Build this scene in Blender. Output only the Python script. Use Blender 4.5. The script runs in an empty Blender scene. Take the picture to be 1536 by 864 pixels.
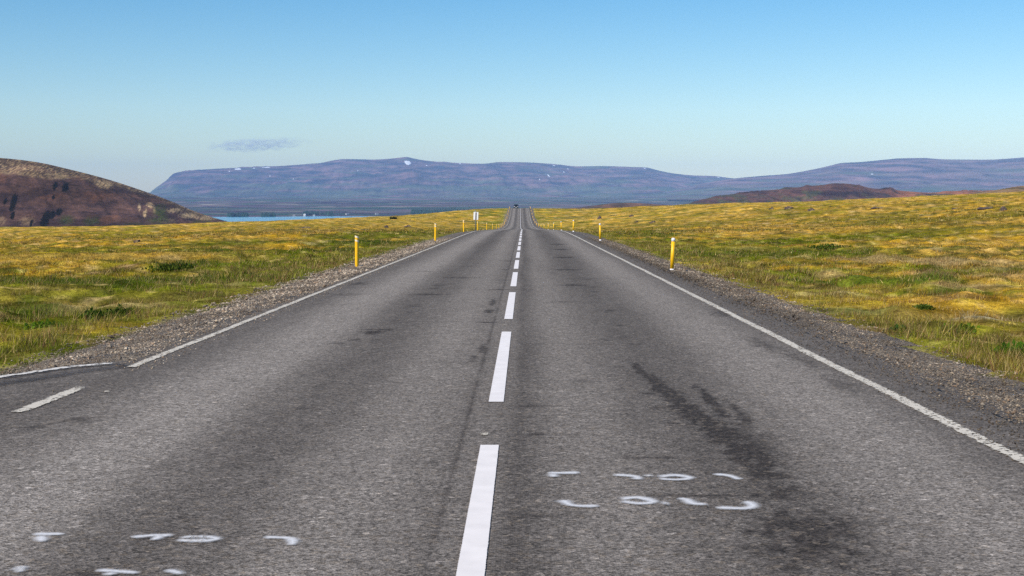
import bpy, bmesh, math
import numpy as np
from mathutils import Vector

R = math.radians
C = bpy.context.scene.collection
sc = bpy.context.scene
rng = np.random.default_rng(7)
F = 2012.0          # focal length of the photograph in its own pixels (1536 wide)
CX, HY = 768.0, 304.0
CAMZ = 1.5

# ------------------------------------------------------------------ small maths
def _hash(ix, iy, seed):
    h = (ix.astype(np.int64) * 374761393 + iy.astype(np.int64) * 668265263 + seed * 982451653) & 0xFFFFFFFF
    h = ((h ^ (h >> 13)) * 1274126177) & 0xFFFFFFFF
    return (h ^ (h >> 16)) & 0xFFFFFFFF

def noise(x, y, seed=0):
    """2D gradient noise about -1..1"""
    x = np.asarray(x, float); y = np.asarray(y, float)
    ix = np.floor(x); iy = np.floor(y); fx = x - ix; fy = y - iy
    def g(dx, dy):
        a = _hash(ix + dx, iy + dy, seed) / 4294967296.0 * 2 * np.pi
        return np.cos(a) * (fx - dx) + np.sin(a) * (fy - dy)
    sx = fx * fx * fx * (fx * (fx * 6 - 15) + 10); sy = fy * fy * fy * (fy * (fy * 6 - 15) + 10)
    a = g(0, 0) * (1 - sx) + g(1, 0) * sx; b = g(0, 1) * (1 - sx) + g(1, 1) * sx
    return (a * (1 - sy) + b * sy) * 1.5

def fbm(x, y, seed=0, octv=4, gain=.5):
    o = 0; a = 1; t = 0
    for k in range(octv):
        o = o + a * noise(np.asarray(x) * 2 ** k, np.asarray(y) * 2 ** k, seed + 17 * k); t += a; a *= gain
    return o / t

def sstep(a, b, x):
    t = np.clip((np.asarray(x, float) - a) / (b - a), 0, 1)
    return t * t * (3 - 2 * t)

def mixc(a, b, t):
    t = np.asarray(t)[..., None]
    return np.asarray(a) * (1 - t) + np.asarray(b) * t

class Pchip:
    def __init__(s, pts):
        p = np.array(pts, float); s.x = p[:, 0]; s.y = p[:, 1]
        h = np.diff(s.x); d = np.diff(s.y) / h; m = np.zeros(len(s.x))
        for i in range(1, len(m) - 1):
            if d[i - 1] * d[i] > 0:
                w1 = 2 * h[i] + h[i - 1]; w2 = h[i] + 2 * h[i - 1]
                m[i] = (w1 + w2) / (w1 / d[i - 1] + w2 / d[i])
        m[0] = d[0]; m[-1] = d[-1]; s.m = m; s.h = h
    def __call__(s, x):
        x = np.asarray(x, float); i = np.clip(np.searchsorted(s.x, x) - 1, 0, len(s.h) - 1)
        h = s.h[i]; t = (x - s.x[i]) / h; t = np.clip(t, 0, 1)
        a = s.y[i]; b = s.y[i + 1]
        return (2*t**3-3*t**2+1)*a + (t**3-2*t**2+t)*h*s.m[i] + (-2*t**3+3*t**2)*b + (t**3-t**2)*h*s.m[i+1]

# ------------------------------------------------------------------ the road's line and height
_Zr = Pchip([(-80,-1.02),(-40,-1.26),(0,-1.5),(50,-1.8),(97,-2.12),(130,-2.66),(200,-3.98),(283,-5.32),(350,-5.9),(418,-5.35),
             (485,-3.8),(522,-2.6),(552,-2.2),(580,-2.5),(650,-5.5),(800,-17),(1100,-43),(1400,-55)])
def Zr(Y): return _Zr(Y) + CAMZ
_Xc = Pchip([(-80,-.95),(0,-.222),(60,.34),(100,.70),(150,1.12),(220,1.55),(283,1.84),(400,2.52),(522,3.26),(600,3.75),(1400,8.5)])
def Xc(Y): return _Xc(Y)

# ------------------------------------------------------------------ terrain
RIDGE = np.array([(-400,349),(0,343),(200,340),(345,333.5),(480,329.5),(600,325.5),(700,322),(740,320),(800,317),(860,315),(930,311.5),
                  (1008,308.5),(1100,305.5),(1200,303),(1360,297),(1450,291.5),(1536,288),(1750,283)], float)
def corridor(X, Y):
    u = X - Xc(Y); a = np.abs(u)
    return u, a
def terr_smooth(X, Y):
    X = np.asarray(X, float); Y = np.asarray(Y, float)
    u, a = corridor(X, Y)
    px = CX + F * X / np.maximum(Y, 25)
    s = (np.interp(px, RIDGE[:, 0], RIDGE[:, 1]) - 310.8) / F
    base = -1.9 - s * np.clip(Y, 0, 565) + CAMZ
    base = base + sstep(8, 60, a) * (.55 * noise(X / 43, Y / 43, 3) + .3 * noise(X / 17, Y / 17, 4))
    rd = Zr(Y)
    edge = np.where(u < 0, 5.0, 4.68)
    prof = rd - .13 - .10 * sstep(edge, edge + 2.5, a)
    w = sstep(edge, 55, a)
    z = prof * (1 - w) + base * w
    side = sstep(16, 10, np.abs(Y - 2)) * sstep(-3, -5, X)         # bed of the side road
    z = z * (1 - side) + (rd - .05 - .09 * sstep(9, 12.5, np.abs(Y - 2))) * side
    low = -56 + np.clip(Y - 4700 - 250 * sstep(-820, -560, X), 0, 6300) * .0150 + CAMZ
    low = low + sstep(4800, 6500, Y) * 9 * noise(X / 900, Y / 900, 9)
    t = sstep(560, 1250, np.hypot(Y, X * .25))
    z = z * (1 - t) + low * t
    hid = sstep(3.9, 3.3, a) * sstep(900, 700, Y)                  # out of the way under the asphalt
    return z - .06 * hid
def hummock(X, Y):
    u, a = corridor(X, Y)
    edge = np.where(u < 0, 5.0, 4.68)
    k = sstep(edge - .4, edge + 3.0, a) * sstep(1100, 700, Y)
    side = sstep(15, 12, np.abs(Y - 2)) * sstep(-3, -5, X)
    k = k * (1 - side)
    n1 = noise(X / 1.9, Y / 1.9, 21); n2 = noise(X / .75, Y / .75, 22); n3 = noise(X / 6.5, Y / 6.5, 23)
    h = .15 * np.abs(n1) ** .8 * 1.4 + .08 * n2 + .16 * n3
    e = .06 * noise(X / .5, Y / .9, 24) * sstep(edge - .6, edge - .2, a) * (1 - side) * sstep(1100, 700, Y)
    return h * k + e
def terr(X, Y): return terr_smooth(X, Y) + hummock(X, Y)

def gpt(x, y):
    """the ground point seen at pixel (x, y) of the photograph"""
    d = np.geomspace(4, 5200, 9000)
    X = (x - CX) / F * d
    z = terr_smooth(X, d)
    yy = HY + F * (CAMZ - z) / d
    i = int(np.argmax(yy <= y)) if (yy <= y).any() else len(d) - 1
    return float(X[i]), float(d[i]), float(terr(X[i:i+1], d[i:i+1])[0])
def road_pt(x, y):
    Y = 3018.0 / (y - 316.0)
    return (x - CX) / F * Y, Y

# explicit patches of other vegetation on the moor: pixel x, y, half width, half depth (m), colour, strength
PATCHES = [(1495,486,.75,.25,(.50,.42,.26),.9),(1400,398,3.0,3.5,(.42,.30,.13),.7),(1345,400,2.2,2.5,(.40,.28,.12),.6),(1460,420,2.2,1.6,(.36,.25,.13),.6),
           (1250,345,6,5,(.44,.28,.06),.6),(1420,440,1.6,1.2,(.10,.16,.015),.8),(1320,425,2.2,1.6,(.11,.18,.015),.8),(1230,380,6,4,(.09,.14,.012),.75),
           (1130,385,4.5,3,(.10,.15,.013),.7),(1060,375,5,4,(.15,.16,.02),.6),(930,352,5,5,(.09,.14,.012),.7),(1270,470,.8,.5,(.40,.40,.16),.6),
           (60,430,4,2.5,(.09,.14,.013),.75),(200,420,5,3,(.10,.14,.014),.7),(380,380,4,4,(.08,.11,.012),.7),(265,404,1.3,1.2,(.05,.085,.01),.9),
           (570,366,3,4,(.07,.11,.012),.8),(640,361,3,5,(.08,.12,.013),.7),(490,378,2.0,2.2,(.06,.085,.012),.7),(100,390,9,5,(.40,.26,.05),.6),(300,395,4,3,(.38,.25,.05),.5),
           (560,344,2.5,3.5,(.10,.065,.05),.7),(700,333,4,8,(.11,.10,.03),.6),(450,347,9,6,(.12,.10,.03),.6),(150,475,.9,.6,(.12,.18,.015),.7),(30,470,1.5,1.0,(.10,.17,.015),.7),
           (1180,345,10,6,(.13,.13,.02),.55),(1440,345,9,5,(.14,.13,.02),.5),(1000,340,7,7,(.13,.12,.02),.5),(780+80,327,5,12,(.10,.09,.03),.5),(250,372,8,6,(.13,.12,.02),.5)]
_P = []
def moor_colour(X, Y):
    u, a = corridor(X, Y)
    wob = 1.0
    na = fbm(X / 15, Y / 15, 31, 3); nb = fbm(X / 4.2, Y / 4.2, 32, 3); nc = fbm(X / 1.1, Y / 1.1, 33, 3); nd = fbm(X / 34, Y / 22, 34, 2)
    gold = mixc((.52,.295,.022), (.67,.405,.090), sstep(-.35, .4, nb + .5 * nc))
    gold = mixc(gold, (.29,.225,.014), sstep(-.20, .28, na + .4 * nb))
    green = mixc((.095,.155,.007), (.27,.30,.014), sstep(-.4, .45, nc + .4 * nb))
    bias = .34 * sstep(18, 8, a) - .27 * sstep(12, 45, a) - .10 * sstep(60, 250, Y)
    g = sstep(-.10, .28, na * .55 + nb * .45 + nc * .22 + bias - .12)
    c = mixc(gold, green, g * .92)
    br = sstep(.22, .5, fbm(X / 3.1 + 40, Y / 2.4, 36, 3) + .2 * nd)
    c = mixc(c, (.13,.078,.045), br * .75)
    c = mixc(c, (.30,.155,.05), sstep(.1, .4, fbm(X / 5.5 - 30, Y / 4.5, 39, 3)) * .45)
    c = mixc(c, (.20,.150,.026), .45 * sstep(75, 18, a) * sstep(55, 130, Y) * sstep(-.5, .3, nb + na))
    f1 = fbm(X / .85, Y / .85, 46, 3); f2 = fbm(X / .5 + 9, Y / .5, 47, 2)
    c = mixc(c, (.105,.095,.018), sstep(-.02, .30, f1 + .3 * nb) * .85)
    c = mixc(c, (.55,.37,.16), sstep(.22, .5, f2 - .2 * nb) * .45)
    c = mixc(c, (.15,.20,.015), sstep(.2, .45, fbm(X / 1.6 + 5, Y / 1.6, 48, 2) - .12) * .6)
    c = c * (1 + .5 * f2)[..., None]
    pale = sstep(.26, .5, fbm(X / 2.2 - 70, Y / 2.8, 37, 3))
    c = mixc(c, (.50,.36,.16), pale * .65)
    dk = sstep(.22, .46, fbm(X / 7.0 + 11, Y / 5.0, 38, 3))
    c = mixc(c, (.07,.075,.018), dk * .7 * sstep(8, 16, a))
    if not _P:
        for x, y, rx, ry, col, k in PATCHES:
            gx, gy, _ = gpt(x, y); _P.append((gx, gy, rx, ry, col, k))
    wx = .5 * noise(X / 1.5, Y / 1.5, 41) + .25 * noise(X / .5, Y / .5, 42)
    for gx, gy, rx, ry, col, k in _P:
        d = np.hypot((X - gx) / rx, (Y - gy) / ry) + wx
        c = mixc(c, col, k * sstep(1.15, .55, d))
    edge = np.where(u < 0, 5.0, 4.68)
    strip = sstep(edge + 2.6, edge + .5, a + .8 * nb) * sstep(3.0, 4.0, a)
    c = mixc(c, mixc((.24,.24,.030), (.20,.125,.045), sstep(.05, .4, nc + nb)), strip * .5)
    dirt = sstep(edge + .25, edge - .3, a + .35 * nb)
    c = mixc(c, (.17,.15,.13), dirt)
    return np.clip(c, .004, .9)
def low_colour(X, Y):
    n1 = fbm(X / 1300, Y / 260, 51, 5, .6); n2 = fbm(X / 420, Y / 110, 52, 4, .6); n3 = fbm(X / 2600, Y / 700, 53, 3)
    c = mixc((.042,.024,.036), (.185,.115,.125), sstep(-.3, .35, n1 + .4 * n2))
    c = mixc(c, (.040,.090,.040), sstep(.0, .25, n2 + .5 * n3 + .12 * sstep(7000, 9500, Y)) * .85)
    c = mixc(c, (.020,.055,.040), sstep(.10, .35, n3 - .3 * n1) * .85 * sstep(9000, 5000, Y))
    c = mixc(c, (.36,.30,.22), sstep(.30, .46, fbm(X / 380, Y / 90, 54, 2)) * .7)
    return np.clip(c, .004, .9)

# ------------------------------------------------------------------ mesh and object helpers
def mesh_np(name, V, Fc, cols=None, smooth=True, extra=None):
    """V (n,3); Fc: (m,3) or (m,4) ints -> mesh"""
    me = bpy.data.meshes.new(name)
    V = np.ascontiguousarray(V, np.float32); Fc = np.ascontiguousarray(Fc, np.int32)
    n, k = Fc.shape
    me.vertices.add(len(V)); me.vertices.foreach_set("co", V.ravel())
    me.loops.add(n * k); me.loops.foreach_set("vertex_index", Fc.ravel())
    me.polygons.add(n)
    me.polygons.foreach_set("loop_start", np.arange(0, n * k, k, dtype=np.int32))
    me.polygons.foreach_set("loop_total", np.full(n, k, np.int32))
    me.polygons.foreach_set("use_smooth", np.full(n, smooth, bool))
    me.update(calc_edges=True)
    if cols is not None:
        a = me.attributes.new("Col", "FLOAT_COLOR", "POINT")
        q = np.ones((len(V), 4), np.float32); q[:, :3] = cols
        a.data.foreach_set("color", q.ravel())
    for nm, arr in (extra or {}).items():
        arr = np.asarray(arr, np.float32)
        if arr.ndim == 1:
            a = me.attributes.new(nm, "FLOAT", "POINT"); a.data.foreach_set("value", arr)
        else:
            a = me.attributes.new(nm, "FLOAT_VECTOR", "POINT"); a.data.foreach_set("vector", np.ascontiguousarray(arr).ravel())
    return me
def grid_faces(nr, nc, wrap=False):
    i = np.arange(nr - 1)[:, None]; j = np.arange(nc if wrap else nc - 1)[None, :]
    a = i * nc + j; b = i * nc + (j + 1) % nc
    return np.stack([a, b, b + nc, a + nc], -1).reshape(-1, 4)
def link(name, me, m, parent=None, loc=None):
    o = bpy.data.objects.new(name, me); C.objects.link(o)
    if m is not None and not me.materials: me.materials.append(m)
    if parent is not None: o.parent = parent
    if loc is not None: o.location = loc
    return o
def struct(o): o["kind"] = "structure"; return o
def stuff(o, label=None):
    o["kind"] = "stuff"
    if label: o["label"] = label
    return o
def tag(o, label, cat, group=None):
    o["label"] = label; o["category"] = cat
    if group: o["group"] = group
    return o
def empty(name, loc, label, cat, group=None, rz=0.0):
    o = bpy.data.objects.new(name, None); C.objects.link(o); o.location = loc; o.rotation_euler = (0, 0, rz); o.empty_display_size = .3
    return tag(o, label, cat, group)
def bm_mesh(name, bm, smooth=False):
    me = bpy.data.meshes.new(name); bm.normal_update(); bm.to_mesh(me); bm.free()
    for p in me.polygons: p.use_smooth = smooth
    return me
def add_box(bm, x0, x1, y0, y1, z0, z1, bev=0.0):
    r = bmesh.ops.create_cube(bm, size=1.0)
    for v in r["verts"]:
        v.co = Vector(((x0 + x1) / 2 + v.co.x * (x1 - x0), (y0 + y1) / 2 + v.co.y * (y1 - y0), (z0 + z1) / 2 + v.co.z * (z1 - z0)))
    if bev > 0:
        es = list({e for v in r["verts"] for e in v.link_edges})
        bmesh.ops.bevel(bm, geom=es, offset=bev, segments=2, affect="EDGES", profile=.5)
def prism_x(bm, prof, x0, x1):
    """extrude a closed (y,z) profile along x"""
    a = [bm.verts.new((x0, y, z)) for y, z in prof]; b = [bm.verts.new((x1, y, z)) for y, z in prof]
    n = len(prof)
    bm.faces.new(a); bm.faces.new(b[::-1])
    for i in range(n): bm.faces.new((a[i], b[i], b[(i + 1) % n], a[(i + 1) % n]))
    bmesh.ops.recalc_face_normals(bm, faces=bm.faces)

# ------------------------------------------------------------------ material helpers
class NT:
    def __init__(s, m): s.t = m.node_tree; s.n = s.t.nodes; s.l = s.t.links
    def new(s, kind, **kw):
        x = s.n.new(kind)
        for k, v in kw.items(): setattr(x, k, v)
        return x
    def link(s, a, b): s.l.new(a, b)
    def math(s, op, a, b=None, clamp=False):
        x = s.new("ShaderNodeMath", operation=op, use_clamp=clamp)
        for i, v in enumerate((a, b)):
            if v is None: continue
            if isinstance(v, (int, float)): x.inputs[i].default_value = v
            else: s.link(v, x.inputs[i])
        return x.outputs[0]
    def mix(s, fac, a, b, blend="MIX"):
        x = s.new("ShaderNodeMix", data_type="RGBA", blend_type=blend)
        for i, v in ((0, fac), (6, a), (7, b)):
            if isinstance(v, (int, float)): x.inputs[i].default_value = v
            elif isinstance(v, tuple): x.inputs[i].default_value = (*v, 1)
            else: s.link(v, x.inputs[i])
        return x.outputs[2]
    def maprange(s, v, a, b, c=0., d=1.):
        x = s.new("ShaderNodeMapRange"); s.link(v, x.inputs[0])
        for i, k in enumerate((a, b, c, d)): x.inputs[i + 1].default_value = k
        return x.outputs[0]
    def noise(s, vec, scale, detail=3, rough=.55):
        x = s.new("ShaderNodeTexNoise"); x.inputs["Scale"].default_value = scale; x.inputs["Detail"].default_value = detail; x.inputs["Roughness"].default_value = rough
        if vec is not None: s.link(vec, x.inputs["Vector"])
        return x.outputs["Fac"]
def newmat(name):
    m = bpy.data.materials.new(name); m.use_nodes = True
    nt = NT(m); b = nt.n["Principled BSDF"]
    return m, nt, b
def objco(nt): return nt.new("ShaderNodeTexCoord").outputs["Object"]
def paint(name, col, rough=.5, var=.12, scale=9.0, spec=.4, metal=0.0):
    m, nt, b = newmat(name)
    n = nt.noise(objco(nt), scale, 4)
    lo = tuple(c * (1 - var) for c in col); hi = tuple(min(1, c * (1 + var)) for c in col)
    nt.link(nt.mix(nt.maprange(n, .3, .7), lo, hi), b.inputs["Base Color"])
    b.inputs["Roughness"].default_value = rough; b.inputs["Specular IOR Level"].default_value = spec; b.inputs["Metallic"].default_value = metal
    return m
def vcol(name, scales, lo=.7, hi=1.3, rough=.95, bump=0.0, bscale=3.0, bdist=.1, spec=.1):
    m, nt, b = newmat(name)
    a = nt.new("ShaderNodeAttribute", attribute_name="Col")
    co = objco(nt); col = a.outputs["Color"]
    for sc_ in scales:
        f = nt.maprange(nt.noise(co, sc_, 4, .6), .3, .7, lo, hi)
        cb = nt.new("ShaderNodeCombineColor")
        for i in range(3): nt.link(f, cb.inputs[i])
        col = nt.mix(1.0, col, cb.outputs[0], "MULTIPLY")
    nt.link(col, b.inputs["Base Color"]); b.inputs["Roughness"].default_value = rough; b.inputs["Specular IOR Level"].default_value = spec
    if bump:
        bp = nt.new("ShaderNodeBump"); bp.inputs["Strength"].default_value = bump; bp.inputs["Distance"].default_value = bdist
        nt.link(nt.noise(co, bscale, 5, .65), bp.inputs["Height"]); nt.link(bp.outputs[0], b.inputs["Normal"])
    return m

# ------------------------------------------------------------------ ground sheet
def build_ground():
    fine = np.arange(-.46, .4601, .0030)
    side = np.concatenate([np.linspace(.47, .9, 30), np.linspace(.93, math.pi - .02, 46)])
    ang = np.concatenate([-side[::-1], fine, side])          # clockwise from +Y
    rad = [0.8]
    while rad[-1] < 21000: rad.append(rad[-1] + max(.10, rad[-1] * (.0095 if rad[-1] < 620 else .0125)))
    rad = np.array(rad)
    A, Rr = np.meshgrid(ang, rad)
    X = (Rr * np.sin(A)).ravel(); Y = (Rr * np.cos(A)).ravel()
    Z = terr(X, Y)
    c = moor_colour(X, Y)
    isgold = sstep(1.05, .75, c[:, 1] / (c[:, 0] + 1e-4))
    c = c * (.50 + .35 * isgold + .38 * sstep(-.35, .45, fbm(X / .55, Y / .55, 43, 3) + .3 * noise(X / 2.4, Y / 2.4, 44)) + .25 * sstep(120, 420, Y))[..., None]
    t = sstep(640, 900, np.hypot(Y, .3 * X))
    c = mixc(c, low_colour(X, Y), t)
    nr, nc = A.shape
    fc = grid_faces(nr, nc, True)
    V = np.stack([X, Y, Z], 1)
    V = np.vstack([V, [[0, 0, float(terr(np.array([0.]), np.array([0.]))[0])]]])
    c = np.vstack([c, [[.17, .15, .13]]])
    j = np.arange(nc); ctr = np.full(nc, len(V) - 1)
    fan = np.stack([ctr, (j + 1) % nc, j, j], 1)
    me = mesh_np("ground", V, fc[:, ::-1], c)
    del fan
    m = vcol("moor_ground", (11.0, 1.6), .50, 1.50, .95, 1.0, 16.0, .06, .0)
    return struct(link("ground", me, m))

# ------------------------------------------------------------------ road
ASPH_L, ASPH_R = -3.78, 3.95
def tone_fn(u, Y):
    uw = u + .05 * noise(Y / 9, Y * 0 + 3, 60) + .03 * noise(Y / 2.2, u * 2, 59)
    t = np.interp(uw, [-3.8,-3.5,-3.2,-2.9,-2.5,-2.1,-1.85,-1.5,-1.15,-.9,-.6,-.38,-.24,-.1,.08,.18,.30,.48,.75,1.0,1.35,1.75,2.05,2.35,2.7,2.95,3.2,3.8],
                     [.40,.42,.44,.58,.76,.72,.50,.38,.46,.60,.66,.58,.50,.54,.52,.38,.46,.60,.60,.48,.38,.42,.56,.70,.68,.54,.44,.42])
    t = .53 + (t - .53) * 1.55
    t = t + .07 * fbm(u / .5, Y / 3.0, 61, 3) + .09 * fbm(u / 1.1, Y / 14.0, 62, 3) + .05 * noise(u / .2, Y / .6, 63)
    # cross streaks of bleeding bitumen
    st = fbm(u / .45, Y / .22 / (1 + .03 * Y), 64, 2)
    dark = sstep(.34, .6, st + .25 * fbm(u / 1.5, Y / 6, 65, 2) - .30 * np.abs(np.abs(u) - 1.45))
    t = t - .22 * dark
    for pu, pY, ru, rY, k in [(1.30,12.6,.05,.7,.55),(1.36,11.6,.07,.8,.62),(1.42,10.7,.09,.8,.66),(1.48,9.9,.11,.7,.66),(1.54,9.1,.12,.7,.66),(1.58,8.35,.13,.6,.50),(1.60,7.7,.14,.5,.26),(1.70,10.6,.06,.9,.40),(1.82,9.9,.05,.7,.32),(1.62,7.1,.20,.3,.15),(1.58,6.35,.26,.4,.30),(1.45,5.9,.25,.3,.25),(1.70,8.6,.2,.9,.2),
                              (-1.66,16.5,.15,.30,.55),(-1.62,16.9,.28,.12,.3),(-1.9,15.2,.10,.12,.35),(-1.75,15.6,.10,.12,.3),
                              (-.30,22,.06,.9,.45),(-.28,18.0,.22,.08,.55),(-.28,25.5,.25,.12,.5),(-.30,20,.09,.5,.45),(-.24,14.6,.05,.5,.4),(-.3,13.6,.05,.35,.35),(-.26,29,.2,.15,.4),(-.28,34,.2,.2,.4),(-.28,40,.2,.25,.4),
                              (2.9,15.0,.16,.9,.30),(2.95,11.6,.14,.6,.25),(3.1,19.5,.2,.7,.28),(3.0,13.4,.10,.8,.25),(-2.95,9.6,.18,.16,.34),(-3.15,9.3,.10,.12,.25),(1.3,34,.4,.4,.35),(1.5,43,.35,.6,.35),(1.2,27,.35,.3,.3),(.85,22,.25,.25,.22),
                              (-1.2,30,.5,.4,.22),(-1.5,24,.4,.3,.25),(1.75,60,.45,1.0,.35),(1.6,52,.35,.8,.35),(-2.3,33,.4,.3,.22),(-2.9,24,.3,.4,.25),(-3.2,27.5,.2,.6,.3),(.4,9.0,.25,.05,.3),(.9,8.15,.30,.05,.32),(1.1,7.05,.35,.05,.3),(.35,6.6,.2,.05,.25),(.3,10.3,.25,.06,.22)]:
        d = np.hypot((u - pu) / ru, (Y - pY) / rY) + .60 * noise(u / .09, Y / .22, 66) + .45 * noise(u / .035, Y / .08, 67)
        t = t - k * sstep(1.15, .45, d)
    # lengthwise joint left of the centre line, a second finer one, and hairline cracks across
    jn = u + .19 + .015 * noise(Y / 1.3, Y * 0, 68)
    t = t - .28 * sstep(.022, .006, np.abs(jn)) * sstep(-.6, .2, noise(Y / .9, Y * 0, 69) + .2)
    jn2 = u - 1.02 + .05 * noise(Y / 3, Y * 0, 58)
    t = t - .14 * sstep(.03, .004, np.abs(jn2)) * sstep(.0, .5, noise(Y / 2.2, Y * 0 + 5, 57))
    for cy, u0, u1 in ((8.0,-.6,.3),(13.3,-1.1,-.2),(15.1,.2,1.6),(18.1,-1.6,-.1),(21.5,-3.2,-1.4),(25.4,-.9,.5),(29.6,.4,2.2),(36,-2.5,-.2),(44,-.4,2.4),(55,-2.9,.2),(70,-1,2.6)):
        w = .012 + .0012 * cy
        dy = Y - cy - .10 * noise(u / .35, u * 0 + cy, 56) * (1 + cy / 30)
        t = t - .25 * sstep(w * 1.6, w * .3, np.abs(dy)) * sstep(u0 - .1, u0 + .1, u) * sstep(u1 + .1, u1 - .1, u) * sstep(-.3, .2, noise(u / .2, u * 0 + cy, 55) + .2)
    return np.clip(t, .02, 1)
def road_mat(name, use_attr=True):
    m, nt, b = newmat(name)
    co = objco(nt)
    if use_attr:
        tone = nt.new("ShaderNodeAttribute", attribute_name="tone").outputs["Fac"]
    else:
        tone = nt.maprange(nt.noise(co, .9, 4), .3, .7, .25, .5)
    v = nt.new("ShaderNodeTexVoronoi"); v.inputs["Scale"].default_value = 96; nt.link(co, v.inputs["Vector"])
    sep = nt.new("ShaderNodeSeparateColor"); nt.link(v.outputs["Color"], sep.inputs[0])
    grit = nt.maprange(sep.outputs[0], 0, 1, .40, 1.60)
    v2 = nt.new("ShaderNodeTexVoronoi"); v2.inputs["Scale"].default_value = 34; nt.link(co, v2.inputs["Vector"])
    sep2 = nt.new("ShaderNodeSeparateColor"); nt.link(v2.outputs["Color"], sep2.inputs[0])
    big = nt.math("MULTIPLY", nt.maprange(sep2.outputs[1], 0, 1, .80, 1.20), nt.maprange(sep2.outputs[0], .90, .97, 1.0, 1.5))
    med = nt.maprange(nt.noise(co, 9, 5, .9), .3, .7, .80, 1.20)
    f = nt.math("MULTIPLY", nt.math("MULTIPLY", grit, med), big)
    base = nt.mix(tone, (.046, .037, .031), (.272, .239, .208))
    warm = nt.mix(nt.maprange(sep2.outputs[2], .8, 1., 0, .5), base, (.19, .15, .11))
    cb = nt.new("ShaderNodeCombineColor")
    for i in range(3): nt.link(f, cb.inputs[i])
    nt.link(nt.mix(1.0, warm, cb.outputs[0], "MULTIPLY"), b.inputs["Base Color"])
    nt.link(nt.maprange(tone, 0, .8, .75, .9), b.inputs["Roughness"]); b.inputs["Specular IOR Level"].default_value = .06
    bp = nt.new("ShaderNodeBump"); bp.inputs["Strength"].default_value = .55; bp.inputs["Distance"].default_value = .006
    nt.link(nt.math("ADD", v.outputs["Distance"], nt.math("MULTIPLY", v2.outputs["Distance"], .4)), bp.inputs["Height"]); nt.link(bp.outputs[0], b.inputs["Normal"])
    return m
def rows_y(y0, y1, mn, k):
    r = [y0]
    while r[-1] < y1: r.append(r[-1] + max(mn, abs(r[-1]) * k))
    return np.array(r)
def build_road():
    Y = np.concatenate([np.linspace(-60, 2, 40), rows_y(2.2, 1000, .06, .0045)])
    us = np.linspace(ASPH_L, ASPH_R, 240)
    U, YY = np.meshgrid(us, Y)
    jag = np.where(U < -3.7, -1, np.where(U > 3.75, 1.6, 0)) * .12 * fbm(YY / .6, YY * 0 + U, 71, 3)
    Ue = U + jag
    X = Xc(YY) + Ue; Z = Zr(YY) - .018 * sstep(3.45, 3.85, np.abs(U)) - .012 * sstep(3.8, 3.95, U)
    me = mesh_np("road", np.stack([X.ravel(), YY.ravel(), Z.ravel()], 1), grid_faces(*U.shape), None, True, {"tone": tone_fn(U, YY).ravel()})
    return struct(link("road", me, road_mat("asphalt")))
def paint_mat(name, col, worn, speck=60.0, brush=8.0, spray=False):
    """paint on asphalt: the attribute cov says how much paint lies there, grain decides where it has worn through"""
    m, nt, b = newmat(name)
    co = objco(nt)
    cov = nt.new("ShaderNodeAttribute", attribute_name="cov").outputs["Fac"]
    g = nt.noise(co, speck, 3, .7); g2 = nt.noise(co, brush, 3, .6)
    n = nt.math("ADD", nt.math("MULTIPLY", nt.maprange(g, .28, .72), .75), nt.math("MULTIPLY", nt.maprange(g2, .3, .7), .25))
    th = nt.math("SUBTRACT", cov, nt.math("MULTIPLY", nt.math("SUBTRACT", n, .45), worn))
    a = nt.maprange(th, .35, .65)
    if spray: a = nt.maprange(nt.math("SUBTRACT", cov, nt.math("MULTIPLY", n, .42)), .02, .86)
    tint = nt.mix(nt.maprange(g2, .3, .7), tuple(c * .88 for c in col), col)
    nt.link(tint, b.inputs["Base Color"]); b.inputs["Roughness"].default_value = .6; b.inputs["Specular IOR Level"].default_value = .25
    nt.link(a, b.inputs["Alpha"])
    return m
def ribbon(name, cx, cy, half, h, cross=(-1.12, -.72, 0, .72, 1.12), cov=(0, .86, 1, .86, 0), endfade=None, zf=None):
    """a flat painted band along the polyline cx, cy (world), h above the road"""
    cx = np.asarray(cx, float); cy = np.asarray(cy, float); half = np.broadcast_to(np.asarray(half, float), cx.shape)
    tx = np.gradient(cx); ty = np.gradient(cy); L = np.hypot(tx, ty) + 1e-9; nx, ny = ty / L, -tx / L
    cr = np.array(cross)[None, :]
    X = cx[:, None] + nx[:, None] * half[:, None] * cr; Y = cy[:, None] + ny[:, None] * half[:, None] * cr
    Z = Zr(Y) + h
    cv = np.broadcast_to(np.array(cov, float)[None, :], X.shape).copy()
    if endfade is not None: cv *= endfade[:, None]
    return mesh_np(name, np.stack([X.ravel(), Y.ravel(), Z.ravel()], 1), grid_faces(len(cx), len(cross))[:, ::-1], None, True, {"cov": cv.ravel()})
def ends(n, k=1):
    e = np.ones(n); e[0] = 0; e[-1] = 0
    return e
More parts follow.
